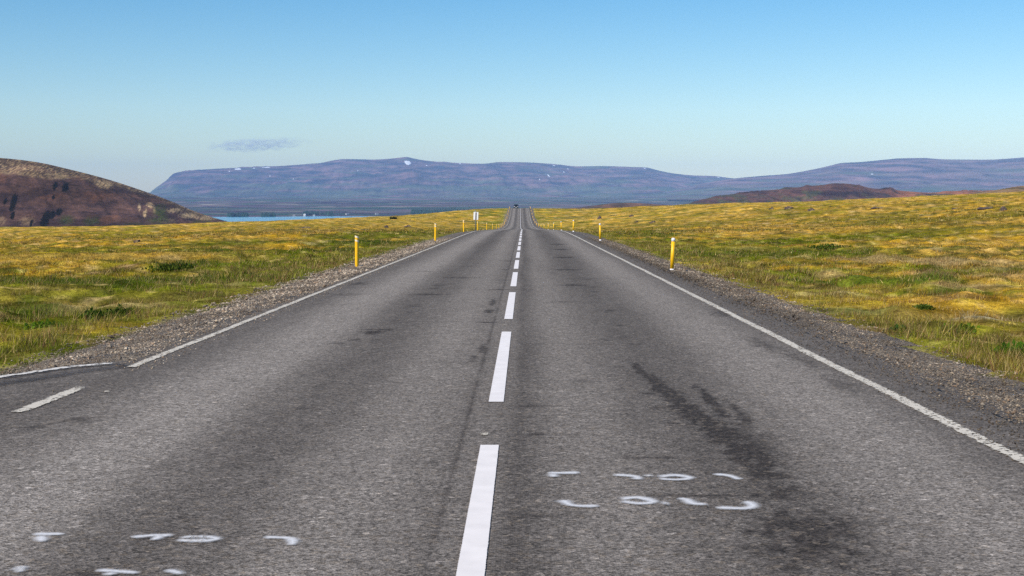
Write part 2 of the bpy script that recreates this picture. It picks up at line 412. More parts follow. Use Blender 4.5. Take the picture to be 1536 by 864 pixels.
def build_markings(road):
    white = paint_mat("white_road_paint", (.88, .81, .76), .55, 60, 6)
    old = paint_mat("worn_road_paint", (.70, .62, .50), 2.5, 30, 4)
    # centre dashes, each a part of the road
    y = 2.5
    while y < 560:
        n = 26 if y < 60 else 10
        ys = np.concatenate([[y - .02], np.linspace(y, y + 6.05, n), [y + 6.07]])
        link("centre_dash", ribbon("centre_dash", Xc(ys), ys, .060, .006, (-1.05, -.93, 0, .93, 1.05), endfade=ends(n + 2)), white, road)
        y += 8.0
    def edge(u, a, b, w=.052):
        ys = np.concatenate([[a - .03], rows_y(a, b, .25, .01)]); n = len(ys)
        wob = .012 * noise(ys / 2.5, ys * 0, 81)
        return link("edge_line", ribbon("edge_line", Xc(ys) + u + wob, ys, w * (1 + .12 * noise(ys / 1.1, ys * 0 + 4, 82)), .006, endfade=ends(n)), old, road)
    edge(-3.54, 12.85, 600); edge(-3.54, 9.98, 11.25, .06); edge(3.21, -20, 600, .058)
    # worn traces of paint / road studs on the centre line between dashes
    for px, py, r in ((727, 652, .035), (757, 488, .05), (160, 588, .03)):
        x0, y0 = road_pt(px, py)
        ys = np.linspace(y0 - r * 1.6, y0 + r * 1.6, 9)
        link("paint_spot", ribbon("paint_spot", np.full(9, x0), ys, r, .006, (-1, -.5, 0, .5, 1), (0, .6, .8, .6, 0), endfade=np.array([0, .5, .8, 1, 1, 1, .8, .5, 0])), old, road)
    return white, old

# spray-painted figures, as strokes in pixels of the photograph, laid out on the asphalt in metres
SPRAY = [
  [[(818,711),(845,711),(873,710.5)], [(828,712),(830,715),(831,718)]],
  [[(916,714),(938,714.5),(955,716.5),(958,719),(948,721)]],
  [[(962,715),(972,715),(982,715)]],
  [[(990,718),(997,715.5),(1012,714.3),(1028,716),(1035,718),(1028,720.5),(1012,721),(997,720.5),(990,718)]],
  [[(1066,713),(1085,713.5),(1098,716),(1108,720.5),(1115,721)]],
  [[(843,751),(848,755),(855,759.5),(872,761),(902,760.5)]],
  [[(934,752),(942,748.5),(957,748),(972,751),(980,754),(972,756.5),(957,757),(942,755),(934,752)]],
  [[(988,756.5),(998,756.5),(1006,756)]],
  [[(1012,750),(1028,750),(1033,754),(1040,757.5),(1052,758),(1064,757.5)]],
  [[(1070,763),(1095,764),(1120,764.5),(1131,761),(1124,755.5),(1114,753)]],
  [[(45,803),(70,803),(101,803)], [(60,805),(62,810),(63,816)]],
  [[(192,808),(215,806.5),(236,804),(240,807),(228,812),(222,811)], [(236,804),(262,806)]],
  [[(268,810),(282,807.5),(300,807),(316,808),(326,810),(312,812.8),(290,813),(274,812.5),(268,810)]],
  [[(392,807.5),(415,808),(436,809),(440,814),(436,821)]],
  [[(16,854),(28,856),(34,850),(26,862)]],
  [[(140,857),(160,858),(190,860),(212,862)], [(150,864),(180,862)]],
  [[(248,856),(262,860),(276,864)]],
]
def build_spray(road):
    m = paint_mat("spray_paint", (.82, .80, .79), 1.0, 85, 14, True)
    for k, glyph in enumerate(SPRAY):
        Vs, Fs, Cs = [], [], []; off = 0
        wgt = .78 if k >= 10 else 1.0
        for st in glyph:
            p = np.array([road_pt(*q) for q in st])
            d = np.concatenate([[0], np.cumsum(np.hypot(*np.diff(p, axis=0).T))])
            s = np.linspace(0, d[-1], max(14, int(d[-1] / .012)))
            # smooth the polyline
            x = np.interp(s, d, p[:, 0]); y = np.interp(s, d, p[:, 1])
            ker = np.ones(5) / 5
            if np.hypot(p[0, 0] - p[-1, 0], p[0, 1] - p[-1, 1]) > .01 and len(s) > 10:
                xs = np.convolve(np.pad(x, 2, "edge"), ker, "valid"); ys_ = np.convolve(np.pad(y, 2, "edge"), ker, "valid"); x, y = xs, ys_
            fade = np.minimum(1, np.minimum(s + .02, d[-1] - s + .02) / .06)
            half = (.100 + .035 * noise(s * 9, s * 0 + k * 3.1, 91)) * wgt
            cr = np.linspace(-1, 1, 13)
            prof = .52 * np.exp(-(cr / .27) ** 2) + .46 * np.exp(-(cr / .58) ** 2); prof[[0, -1]] = 0
            me = ribbon("t", x, y, half, .007 + .0006 * len(Vs), cr, prof, endfade=fade)
            n = len(me.vertices); v = np.empty(n * 3, np.float32); me.vertices.foreach_get("co", v)
            cv = np.empty(n, np.float32); me.attributes["cov"].data.foreach_get("value", cv)
            Vs.append(v.reshape(-1, 3)); Cs.append(cv); Fs.append(grid_faces(len(x), 13)[:, ::-1] + off); off += n
            bpy.data.meshes.remove(me)
        me = mesh_np("spray_figure", np.vstack(Vs), np.vstack(Fs), None, True, {"cov": np.concatenate(Cs)})
        link("spray_figure", me, m, road)

def gravel_col(n, X, Y):
    base = np.array([(.19,.165,.145),(.26,.225,.19),(.33,.28,.22),(.11,.095,.085),(.38,.34,.29),(.23,.17,.125)])
    return base[rng.integers(0, len(base), n)] * rng.uniform(.7, 1.3, (n, 1)) * np.array([1.09, 1.01, .91])
def build_shoulders():
    m, nt, b = newmat("gravel")
    co = objco(nt)
    v = nt.new("ShaderNodeTexVoronoi"); v.inputs["Scale"].default_value = 42; nt.link(co, v.inputs["Vector"])
    sep = nt.new("ShaderNodeSeparateColor"); nt.link(v.outputs["Color"], sep.inputs[0])
    a = nt.mix(sep.outputs[0], (.11, .085, .068), (.37, .30, .22))
    a = nt.mix(nt.maprange(nt.noise(co, 1.2, 4), .4, .65), a, (.12, .108, .10))
    nt.link(a, b.inputs["Base Color"]); b.inputs["Roughness"].default_value = .95; b.inputs["Specular IOR Level"].default_value = .1
    bp = nt.new("ShaderNodeBump"); bp.inputs["Strength"].default_value = 1.0; bp.inputs["Distance"].default_value = .03
    nt.link(v.outputs["Distance"], bp.inputs["Height"]); nt.link(bp.outputs[0], b.inputs["Normal"])
    Y = np.concatenate([np.linspace(-60, 4, 30), rows_y(4.3, 1000, .12, .006)])
    for sgn in (-1, 1):
        a0 = np.array([3.3, 3.55, 3.7, 3.85, 4.0, 4.2, 4.4, 4.6, 4.8, 5.0, 5.2, 5.5, 6.0])
        if sgn > 0: pass
        prof = np.interp(a0, [3.3, 3.6, 3.9, 4.4, 5.0, 6.0], [-.03, -.034, -.024, -.065, -.135, -.5] if sgn < 0 else [-.05, -.05, -.045, -.065, -.135, -.5])
        U, YY = np.meshgrid(a0 * sgn, Y)
        if sgn < 0:
            keep = np.ones_like(U)
        X = Xc(YY) + U; Z = Zr(YY) + prof[None, :] + .018 * fbm(X / .25, YY / .25, 75, 3) * sstep(3.7, 4.0, np.abs(U))
        f = grid_faces(*U.shape)
        if sgn > 0: pass
        else:
            f = f[:, ::-1]
            yc = YY.ravel()[f].mean(1); f = f[yc > 12.2]
        struct(link("gravel_shoulder", mesh_np("gravel_shoulder", np.stack([X.ravel(), YY.ravel(), Z.ravel()], 1), f), m))
    # loose stones
    n = 70000
    Yv = 7.5 * (75 / 7.5) ** rng.random(n) ** 1.25
    sg = np.where(rng.random(n) < .52, -1, 1)
    au = 3.62 + 1.75 * rng.beta(1.6, 1.7, n)
    au = np.where(rng.random(n) < .05, 3.3 + .4 * rng.random(n), au)
    au = np.where(sg > 0, au - .15, au)
    X = Xc(Yv) + au * sg
    ok = ~((sg < 0) & (Yv < 12.4 + .5 * rng.random(n)) & (rng.random(n) > .02))
    Yv, sg, au, X = Yv[ok], sg[ok], au[ok], X[ok]; n = len(X)
    shz = Zr(Yv) + np.interp(au, [3.3, 3.6, 3.9, 4.4, 5.0, 6.0], [-.03, -.034, -.024, -.065, -.135, -.5])
    shz = np.where(au < np.where(sg < 0, 3.75, 3.85), Zr(Yv), shz)
    Z = np.maximum(shz, terr(X, Yv))
    size = np.exp(rng.normal(-4.85, .42, n)) * np.clip(Yv / 16, 1, 2.0); size = np.where(rng.random(n) < .015, size * 2.2, size); size = np.clip(size, .004, .045)
    size = np.where(au < 3.7, np.minimum(size, .012), size); size = np.where(sg > 0, np.minimum(size * .85, .03), size)
    oc = np.array([(1,0,0),(0,1,0),(-1,0,0),(0,-1,0),(0,0,1),(0,0,-1)], float)
    of = np.array([(0,1,4),(1,2,4),(2,3,4),(3,0,4),(1,0,5),(2,1,5),(3,2,5),(0,3,5)])
    V = oc[None] * rng.uniform(.55, 1.25, (n, 6, 3)) + rng.normal(0, .15, (n, 6, 3))
    ang = rng.random(n) * 6.28; ca, sa = np.cos(ang)[:, None], np.sin(ang)[:, None]
    Vx = V[..., 0] * ca - V[..., 1] * sa; Vy = V[..., 0] * sa + V[..., 1] * ca
    P = np.stack([X[:, None] + Vx * size[:, None], Yv[:, None] + Vy * size[:, None], Z[:, None] + .35 * size[:, None] + V[..., 2] * size[:, None] * .7], -1)
    Fx = (of[None] + (np.arange(n) * 6)[:, None, None]).reshape(-1, 3)
    gc = gravel_col(n, X, Yv) * (.72 + .62 * sstep(-.25, .35, fbm(X / .7, Yv / 1.6, 76, 3)))[:, None] * np.where(sg > 0, .72, 1.0)[:, None]; gc = gc * np.where(sg > 0, sstep(3.6, 4.5, au) * .35 + .65, 1.0)[:, None]
    col = np.repeat(gc, 6, 0)
    o = link("loose_gravel", mesh_np("loose_gravel", P.reshape(-1, 3), Fx, col, False), vcol("stone_chips", (60.,), .8, 1.2))
    stuff(o, "grey and tan loose gravel along both edges of the asphalt")

SIDE = np.array([(-3.85,13.25),(-4.02,13.1),(-4.27,12.85),(-4.6,12.1),(-5.1,11.2),(-6.0,10.3),(-7.5,9.6),(-10,9.1),(-16,8.8),(-32,8.6)])
def build_side_road(worn):
    t = np.linspace(0, 1, 60); tt = np.linspace(0, 1, len(SIDE))
    sx = np.interp(t, tt, SIDE[:, 0]); sy = np.interp(t, tt, SIDE[:, 1])
    V, n = [], 14
    for i in range(60):
        for j in range(n):
            k = j / (n - 1)
            x = sx[i] + (0 if i else .2); y = (sy[i] + .22) * (1 - k) + (-5.0 - .2 * i * (k)) * k if False else (sy[i] + .22) * (1 - k) + (4 - sy[i]) * k
            V.append((x, y, 0))
    V = np.array(V); V[:, 2] = Zr(V[:, 1]) - .004
    # inner strip runs in under the edge of the main road
    f = grid_faces(60, n)
    me = mesh_np("side_road", V, f, None, True)
    side = struct(link("side_road", me, road_mat("side_asphalt", False)))
    Vi = []
    for y in np.linspace(13.47, -9, 40):
        for x in (-3.4, -3.6, -3.85): Vi.append((x, y, float(Zr(np.array(y))) - .008))
    ap = link("apron_strip", mesh_np("apron_strip", np.array(Vi), grid_faces(40, 3)), None, side); ap.data.materials.append(side.data.materials[0])
    # its curved edge line, with a strip of tar and grit inside it
    n = 90; t = np.linspace(.10, 1, n) ** 1.6 * .985 + .012; 
    lx = np.interp(t, tt, SIDE[:, 0]) - .0; ly = np.interp(t, tt, SIDE[:, 1])
    k = np.ones(7) / 7; lx = np.convolve(np.pad(lx, 3, "edge"), k, "valid"); ly = np.convolve(np.pad(ly, 3, "edge"), k, "valid")
    link("curved_edge_line", ribbon("curved_edge_line", lx, ly, .06, .004, endfade=np.minimum(1, np.arange(n) / 6)), paint_mat("curb_paint", (.74, .68, .60), 3.0, 18, 4), side)
    tar = paint_mat("tar", (.045, .034, .028), 1.0, 22, 3, True)
    lx2 = lx + .28; ly2 = ly - .24
    fade = np.minimum(1, np.arange(n) / 10 + .35) * .85
    link("tar_seam", ribbon("tar_seam", lx2, ly2, .20, .003, np.linspace(-1, 1, 9), (0, .35, .6, .66, .6, .5, .42, .3, 0), endfade=fade), tar, side)
    lx3 = lx + .06; ly3 = ly - .10
    link("tar_seam", ribbon("tar_seam", np.concatenate([np.linspace(-3.72, lx3[0], 12)[:-1], lx3[:40]]), np.concatenate([np.linspace(12.95, ly3[0], 12)[:-1], ly3[:40]]), .05, .0045, (-1, -.5, 0, .5, 1), (0, .55, .75, .55, 0), None), tar, side)
    return side

# ------------------------------------------------------------------ grass
def blades(n, y0, y1, pw, h0, h1, w0, w1, seed, margin=4.0, lean=.5):
    r = np.random.default_rng(seed)
    t = r.random(n)
    a, b = y0 ** (1 - pw), y1 ** (1 - pw)
    Y = (a + (b - a) * t) ** (1 / (1 - pw))
    X = (r.random(n) * 2 - 1) * (.395 * Y + margin)
    u, au = corridor(X, Y)
    edge = np.where(u < 0, 5.0, 4.68) + .35 * fbm(X / .8, Y / 1.1, 95, 3) + .1
    dens = .10 + .90 * sstep(-.25, .35, noise(X / .45, Y / .45, 96) + .5 * noise(X / 2, Y / 2, 97))
    thin = sstep(0, .9, au - edge)
    ok = (au > edge) & (r.random(n) < dens * (.18 + .82 * thin)) & ~((X < -3) & (Y < 12.6))
    X, Y, u, au = X[ok], Y[ok], u[ok], au[ok]; n = len(X)
    Z = terr(X, Y)
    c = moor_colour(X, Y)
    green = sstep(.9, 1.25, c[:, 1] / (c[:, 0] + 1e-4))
    tall = noise(X / 1.3, Y / 1.3, 98)
    verge = sstep(9, 5.5, au)
    H = r.uniform(h0, h1, n) * (.62 + .55 * green + .40 * verge * r.random(n)) * (.6 + 1.3 * np.clip(tall + .2, 0, 1))
    W = r.uniform(w0, w1, n)
    yaw = r.random(n) * 2 * np.pi; ln = r.normal(0, lean, (n, 2)) * H[:, None]
    ln[:, 0] += .12 * H
    dx, dy = np.cos(yaw) * W * .5, np.sin(yaw) * W * .5
    P = np.empty((n, 3, 3))
    P[:, 0] = np.stack([X - dx, Y - dy, Z - .015], 1); P[:, 1] = np.stack([X + dx, Y + dy, Z - .015], 1)
    P[:, 2] = np.stack([X + ln[:, 0], Y + ln[:, 1], Z + H], 1)
    v = r.uniform(.48, 1.62, (n, 1)) * (1 + .42 * fbm(X / .6, Y / .6, 45, 2))[:, None]
    c = c * v
    straw = r.random(n) < (.18 + .20 * verge)
    c[straw] = np.array([.52, .38, .15]) * v[straw] * .9
    dark = r.random(n) < .17
    c[dark] *= .55
    rust = (r.random(n) < .10 * (1 + 1.5 * verge))
    c[rust] = np.array([.20, .10, .045]) * v[rust]
    return P.reshape(-1, 3), np.repeat(np.clip(c, 0, .8), 3, 0)
def grass_mat():
    m, nt, b = newmat("grass_blade")
    a = nt.new("ShaderNodeAttribute", attribute_name="Col")
    nt.link(a.outputs["Color"], b.inputs["Base Color"]); b.inputs["Roughness"].default_value = .85; b.inputs["Specular IOR Level"].default_value = .02
    tr = nt.new("ShaderNodeBsdfTranslucent"); nt.link(a.outputs["Color"], tr.inputs["Color"])
    mx = nt.new("ShaderNodeMixShader"); mx.inputs[0].default_value = .35
    nt.link(b.outputs[0], mx.inputs[1]); nt.link(tr.outputs[0], mx.inputs[2])
    nt.link(mx.outputs[0], nt.n["Material Output"].inputs["Surface"])
    return m
def build_grass():
    Vs, Cs = [], []
    for args in ((620000, 9.5, 45, 1.15, .05, .17, .005, .010, 1), (560000, 30, 120, 1.1, .05, .15, .012, .028, 2), (380000, 95, 420, 1.05, .06, .19, .04, .10, 3), (90000, 380, 600, 1.02, .08, .22, .12, .30, 4)):
        v, c = blades(*args); Vs.append(v); Cs.append(c)
    V = np.vstack(Vs); c = np.vstack(Cs)
    Fx = np.arange(len(V)).reshape(-1, 3)
    me = mesh_np("moor_grass", V, Fx, c, False)
    stuff(link("moor_grass", me, grass_mat()), "golden and green grass and moss covering the moor")

# ------------------------------------------------------------------ hills and mountains
def hill(name, sil, dF, dR, dB, zF, zB, prof, ncol, nrow, namp, colour, mat, xs=None, dvar=None):
    sil = np.array(sil, float)
    xs = np.linspace(sil[0, 0], sil[-1, 0], ncol)
    yr = Pchip(sil)(xs)
    T = np.concatenate([np.linspace(0, 1, nrow), 1 + np.linspace(0, 1, nrow // 3 + 2)[1:]])
    XX, TT = np.meshgrid(xs, T); YR = np.broadcast_to(yr, XX.shape)
    dr = dR + (dvar(XX) if dvar else 0)
    D = np.where(TT <= 1, dF + (dr - dF) * TT, dr + (dB - dr) * (TT - 1))
    zr = (HY - YR) / F * dr
    p = prof(np.clip(TT, 0, 1), XX)
    z = np.where(TT <= 1, zF + (zr - zF) * p, zr + (zB - zr) * (TT - 1) ** 1.5)
    X = (XX - CX) / F * D
    z = z + namp(XX, TT, X, D) * np.where(TT <= 1, np.sin(np.pi * np.clip(TT, 0, 1) ** 1.2) * 1.0, .4) * np.clip((zr - zF) / max(1., float((zr - zF).max())) * 1.6, 0, 1)
    ypx = HY - z / D * F
    c = colour(XX, TT, ypx, X, D, z)
    me = mesh_np(name, np.stack([X.ravel(), D.ravel(), z.ravel() + CAMZ], 1), grid_faces(*XX.shape), np.clip(c.reshape(-1, 3), .003, .9), True)
    o = struct(link(name, me, mat))
    return o, (xs, T, X, D, z + CAMZ, ypx)
def snow(parent, grid, pts, mat, lift):
    xs, T, X, D, Z, yp = grid
    nr = int(np.sum(T <= 1))
    for x, y, wpx, hpx, tilt in pts:
        if wpx < 8: wpx *= .75; hpx *= .7
        j = int(np.argmin(np.abs(xs - x))); col = yp[:nr, j]
        i = int(np.argmin(np.abs(col - y)))
        D0 = D[i, j]; n = 22
        bmv = []
        for k in range(n):
            a = 2 * math.pi * k / n; rr = 1 + .35 * float(noise(np.array([math.cos(a) * 1.7 + x]), np.array([math.sin(a) * 1.7 + y]), 5)[0])
            ex, ey = math.cos(a) * wpx / 2 * rr, math.sin(a) * hpx / 2 * rr
            qx, qy = x + ex * math.cos(tilt) - ey * math.sin(tilt), y + ex * math.sin(tilt) + ey * math.cos(tilt)
            jj = int(np.clip(np.searchsorted(xs, qx), 1, len(xs) - 1)); fr = (qx - xs[jj - 1]) / (xs[jj] - xs[jj - 1])
            cc = yp[:nr, jj - 1] * (1 - fr) + yp[:nr, jj] * fr; dd = D[:nr, jj - 1] * (1 - fr) + D[:nr, jj] * fr
            i2 = int(np.clip(np.argmax(cc <= qy), 1, nr - 1)) if (cc <= qy).any() else nr - 1
            f2 = np.clip((cc[i2 - 1] - qy) / (cc[i2 - 1] - cc[i2] + 1e-6), 0, 1)
            d = dd[i2 - 1] * (1 - f2) + dd[i2] * f2 - lift
            bmv.append(((qx - CX) / F * d, d, (HY - qy) / F * d + CAMZ))
        bm = bmesh.new(); vs = [bm.verts.new(v) for v in bmv]
        ctr = bm.verts.new(tuple(np.mean(np.array(bmv), 0) + np.array([0, -lift * .3, lift * .2])))
        for k in range(n): bm.faces.new((vs[k], vs[(k + 1) % n], ctr))
        bmesh.ops.recalc_face_normals(bm, faces=bm.faces)
        link("snow_patch", bm_mesh("snow_patch", bm, True), mat, parent)

def build_hills():
    snowm = paint("old_snow", (.85, .86, .88), .6, .04, .01)
    mm = vcol("mountain_slope", (.004, .0011), .72, 1.28, 1., .6, .01, 20)
    # the long table mountain across the valley
    sil = [(-500,300),(100,298),(214,295),(223,290),(230,284.5),(241,276.5),(250,270),(256,264),(260.5,260.3),(266,258.5),(275,257),(290,255.6),(312,253.9),(353,251.7),(400,250),(444,247.3),(480,244.5),(500,240.5),(516,238.5),(560,239.3),(590,237.5),(610,235.5),(622,238),(640,241),
           (680,244),(725,245.5),(750,243),(790,243.5),(830,246),(870,249.5),(905,249),(950,250.5),(968,251),(985,255),(1010,260),(1040,263),(1070,264),(1100,267.5),(1180,272),(1400,275),(2000,278)]
    def pm(t, x):
        return .30 * t ** 1.1 + .48 * sstep(.28, .86, t) + .22 * sstep(.80, 1.0, t)
    def am(x, t, X, D):
        return 62 * fbm(X / 240 + .12 * D / 420, D / 2600, 101, 4, .6) + 55 * fbm(X / 1500, D / 1500, 102, 3)
    def cm(x, t, y, X, D, z):
        n = fbm(X / 700, z / 60 + D / 1500, 103, 4); n2 = fbm(X / 330 + D / 1600, D / 900 + z / 70, 104, 4, .6)
        c = mixc((.018,.013,.024), (.215,.120,.120), sstep(-.32, .36, n2))
        c = mixc(c, (.075,.105,.050), sstep(-.05, .3, n + .35 * sstep(268, 285, y) - .12) * .75)
        c = mixc(c, (.11,.085,.07), sstep(.15, .35, fbm(X / 1200, z / 22, 105, 3)) * .6)
        return c * np.where(t > .97, .9, 1.)[..., None]
    o, g = hill("table_mountain", sil, 10800, 16800, 19800, 30, 150, pm, 1300, 110, am, cm, mm)
    snow(o, g, [(611,244,10,5.5,.15),(640,248,3.5,1.6,.2),(357,253.6,11,2.6,0),(381,252.2,5,1.6,0),(344,257,2.5,2,0),(400,251,12,1.4,0),(823,263.5,7.5,2.6,.85),(809.5,269,2.4,2.2,0),(690,245.5,5,1.2,0),(831,248.5,4,1.6,0),(846,258,4,1.5,.3),(852,253.5,3.5,1.4,.2),
                 (967,252.5,5,1.6,.3),(440,268.5,1.8,2.0,0),(405,264,2.5,2,0),(537,256,2.0,1.8,0),(1078,266,5,1.2,0)], snowm, 12)
    sil2 = [(1000,288),(1050,276),(1095,268.5),(1140,264),(1180,261),(1215,255),(1245,248.5),(1262,244.5),(1290,243),(1330,239.2),(1350,237.5),(1380,237),(1420,239),(1480,239.5),(1510,238),(1536,236),(1600,230),(1750,224),(2100,230)]
    o2, g2 = hill("eastern_mountain", sil2, 9000, 14200, 18500, 20, 120, lambda t, x: .45 * t + .55 * sstep(.2, 1.0, t), 700, 90,
        lambda x, t, X, D: 34 * fbm(X / 350 + D / 2500, D / 1500, 111, 4) + 30 * fbm(X / 1400, D / 1200, 112, 3), 
        lambda x, t, y, X, D, z: mixc(cm(x, t, y, X, D, z), (.21,.13,.12), sstep(.0, .35, fbm(X / 800, z / 40, 113, 3)) * .5), mm)
    snow(o2, g2, [(1308,261,5,1.8,0)], snowm, 12)
    # lava hill close on the left
    lm = vcol("scoria_slope", (.035, .16, .012), .66, 1.34, 1., .9, .25, 1.5)
    sil3 = [(-700,262),(-350,236),(-150,231),(0,237),(22,238.8),(60,244),(100,253),(140,263),(175,273),(205,283),(235,293.5),(262,304),(290,316),(318,326),(345,333.5),(372,340),(420,350)]
    crev_shade = [(98,281,4,5),(83,279,2.5,5),(20,305,3.5,11),(19,323,2.5,5),(67,331,5,11),(78,322,4.5,5),(88,318,4,4),(47,336,1.8,5),(80,296,2,2.5),(8,302,2,4)]
    tans = [(158,277,14,7,.9),(209,311,2.5,7,.95),(217,321,3,6,.95),(225,308,7,5,.75),(232,316,2.5,6,.6),(219,317,2,7,.8),(148,274,8,6,.8),(285,323,18,5,.9),(310,327,18,5,.95),(262,315,16,5,.7),(90,264,14,6,.6),(0,331,12,8,.35),(40,332,14,8,.35),(255,332,14,6,.2)]
    greens = [(100,330,14,9,.8),(135,332,12,8,.7),(145,331,6,7,.7),(240,318,13,15,.85),(238,330,20,8,.8),(300,333,16,5,.7),(200,336,20,4,.5),(310,333,12,4,.6)]
    def a3(x, t, X, D):
        return 2.4 * fbm(X / 26 + D / 90, D / 70, 121, 4) + 4.0 * fbm(X / 90, D / 120, 122, 3) - 2.0 * np.clip(np.abs(noise(X / 24 + D / 60, D / 160, 126)), 0, .3)
    def c3(x, t, y, X, D, z):
        n = fbm(X / 40 + D / 200, D / 60 + z / 12, 123, 4); n2 = fbm(X / 13 + D / 50, z / 9, 124, 3)
        c = mixc((.052,.030,.030), (.105,.056,.044), sstep(-.3, .35, n + .3 * n2))
        c = mixc(c, (.17,.075,.042), sstep(.18, .45, fbm(X / 30, z / 14, 125, 3)) * .5)
        s = Pchip(sil3)(x)
        # light moss capping the crest
        dd = y - s
        bot = np.interp(x, [0, 40, 70, 100, 180, 300], [27, 24, 27, 16, 9, 7])
        cap = sstep(bot, bot - 8, dd + 5 * n2) * sstep(320, 300, x)
        spot = sstep(-.02, .22, fbm(x / 3.0 + .5 * y, y / 3.6, 127, 3) * 1.3 + .15 * n2 - .03 + .5 * sstep(bot - 9, bot - 2, dd) * sstep(120, 90, x))
        c = mixc(c, (.40,.27,.14), cap * (.15 + .75 * spot))
        n5 = fbm(x / 3.2 + .25 * y, y / 7.0, 128, 3); n6 = fbm(x / 1.6, y / 2.2, 129, 2)
        for px, py, rx, ry, k in tans:
            q = np.hypot((x - px) / rx, (y - py) / ry)
            c = mixc(c, (.40,.27,.14), k * sstep(1.25, .35, q) * sstep(-.25, .22, n5 + .5 * n6 + .35 * (1 - q)))
        for px, py, rx, ry, k in greens:
            q = np.hypot((x - px) / rx, (y - py) / ry)
            c = mixc(c, (.045,.055,.016), k * sstep(1.25, .3, q) * sstep(-.3, .25, n5 + .5 * n6 + .4 * (1 - q)))
        c = c * (1 + .5 * n6)[..., None]
        for px, py, rx, ry in crev_shade:
            q = np.hypot((x - px + .25 * (y - py)) / (rx * 1.25), (y - py) / (ry * 1.3)) + .5 * n6 + .35 * n5
            c = mixc(c, (.005,.005,.007), .97 * sstep(1.25, .85, q))  # shade inside the crevices, painted as near-black patches in the slope colour
        return c
    hill("lava_hill", sil3, 960, 1230, 1750, -30, -60, lambda t, x: .12 * t + .88 * np.sin(t * np.pi / 2) ** 1.15, 1000, 170, a3, c3, lm)
    # reddish hills beyond the right shoulder of the moor
    rm = vcol("red_scoria", (.02, .08), .7, 1.3, 1., .8, .08, 3)
    sil4 = [(1010,309),(1040,303.5),(1060,298),(1078,293),(1092,292),(1115,288),(1140,286),(1168,284),(1180,280.6),(1192,281.2),(1203,280),(1211,277.4),(1218,278.4),(1236,277.2),(1250,275),(1262,275.2),(1275,276),(1292,278.8),(1304,282),(1318,283),(1328,281.5),(1336,281),(1345,285),(1362,287),(1395,289),(1430,286.5),(1460,286),(1500,285),(1600,284),(1800,300)]
    def c4(x, t, y, X, D, z):
        n = fbm(X / 80 + D / 300, z / 22, 131, 4); n2 = fbm(X / 30, z / 12, 132, 3)
        c = mixc((.026,.013,.016), (.125,.058,.042), sstep(-.3, .3, n + .4 * n2))
        c = mixc(c, (.34,.13,.06), sstep(1320, 1360, x) * .8)
        c = mixc(c, (.045,.060,.025), sstep(.1, .4, n2 + .25 * sstep(1370, 1400, x) - .3 * sstep(1200, 1290, x) + .25 * sstep(283, 293, y)) * .7)
        c = mixc(c, (.030,.028,.032), sstep(.25, .45, fbm(X / 25 + D / 80, z / 30, 133, 3)) * .8)
        return c
    hill("red_hill", sil4, 2100, 2700, 3500, -50, -50, lambda t, x: .2 * t + .8 * sstep(.05, 1, t), 800, 90, lambda x, t, X, D: 16 * fbm(X / 50 + D / 200, D / 130, 134, 4, .6), c4, rm)
    sil5 = [(1400,300),(1440,292),(1470,289),(1500,284),(1520,280.5),(1536,278.5),(1600,270),(1700,266),(1850,285)]
    hill("tan_hill", sil5, 800, 1050, 1400, -10, -50, lambda t, x: sstep(-.2, 1, t) , 160, 40, lambda x, t, X, D: 2 * fbm(X / 25, D / 40, 135, 3),
         lambda x, t, y, X, D, z: mixc(mixc((.26,.16,.075), (.13,.085,.05), sstep(-.2, .3, fbm(X / 14, z / 4, 136, 3))), (.06,.065,.02), sstep(.1, .3, fbm(X / 22, z / 6, 137, 3) + .15 * sstep(1490, 1460, x))), rm)
    sil6 = [(830,314),(870,311),(905,306.5),(930,304),(955,304.5),(990,307),(1040,311),(1080,315)]
    hill("low_mound", sil6, 1500, 1800, 2200, -40, -50, lambda t, x: sstep(-.2, 1, t), 120, 30, lambda x, t, X, D: 2.5 * fbm(X / 40, D / 60, 138, 3),
         lambda x, t, y, X, D, z: mixc((.16,.085,.06), (.09,.065,.055), sstep(-.2, .3, fbm(X / 30, z / 6, 139, 3))), rm)

def build_water():
    m, nt, b = newmat("lake_water")
    b.inputs["Base Color"].default_value = (.035, .27, .42, 1); b.inputs["Roughness"].default_value = .16; b.inputs["Specular IOR Level"].default_value = .35
    bp = nt.new("ShaderNodeBump"); bp.inputs["Strength"].default_value = .25; bp.inputs["Distance"].default_value = .5
    nt.link(nt.noise(objco(nt), .2, 3), bp.inputs["Height"]); nt.link(bp.outputs[0], b.inputs["Normal"])
    pts = [(-3200,2600),(-900,2500),(-350,3000),(-330,4000),(-370,4950),(-480,5080),(-600,5010),(-720,5090),(-820,4900),(-930,4800),(-1060,4830),(-1250,4780),(-1700,4860),(-2600,4800),(-3300,4300)]
    bm = bmesh.new(); vs = [bm.verts.new((x, y, -51.0 + CAMZ)) for x, y in pts]
    f = bm.faces.new(vs); bm.normal_update()
    if f.normal.z < 0: f.normal_flip()
    struct(link("lake", bm_mesh("lake", bm), m))

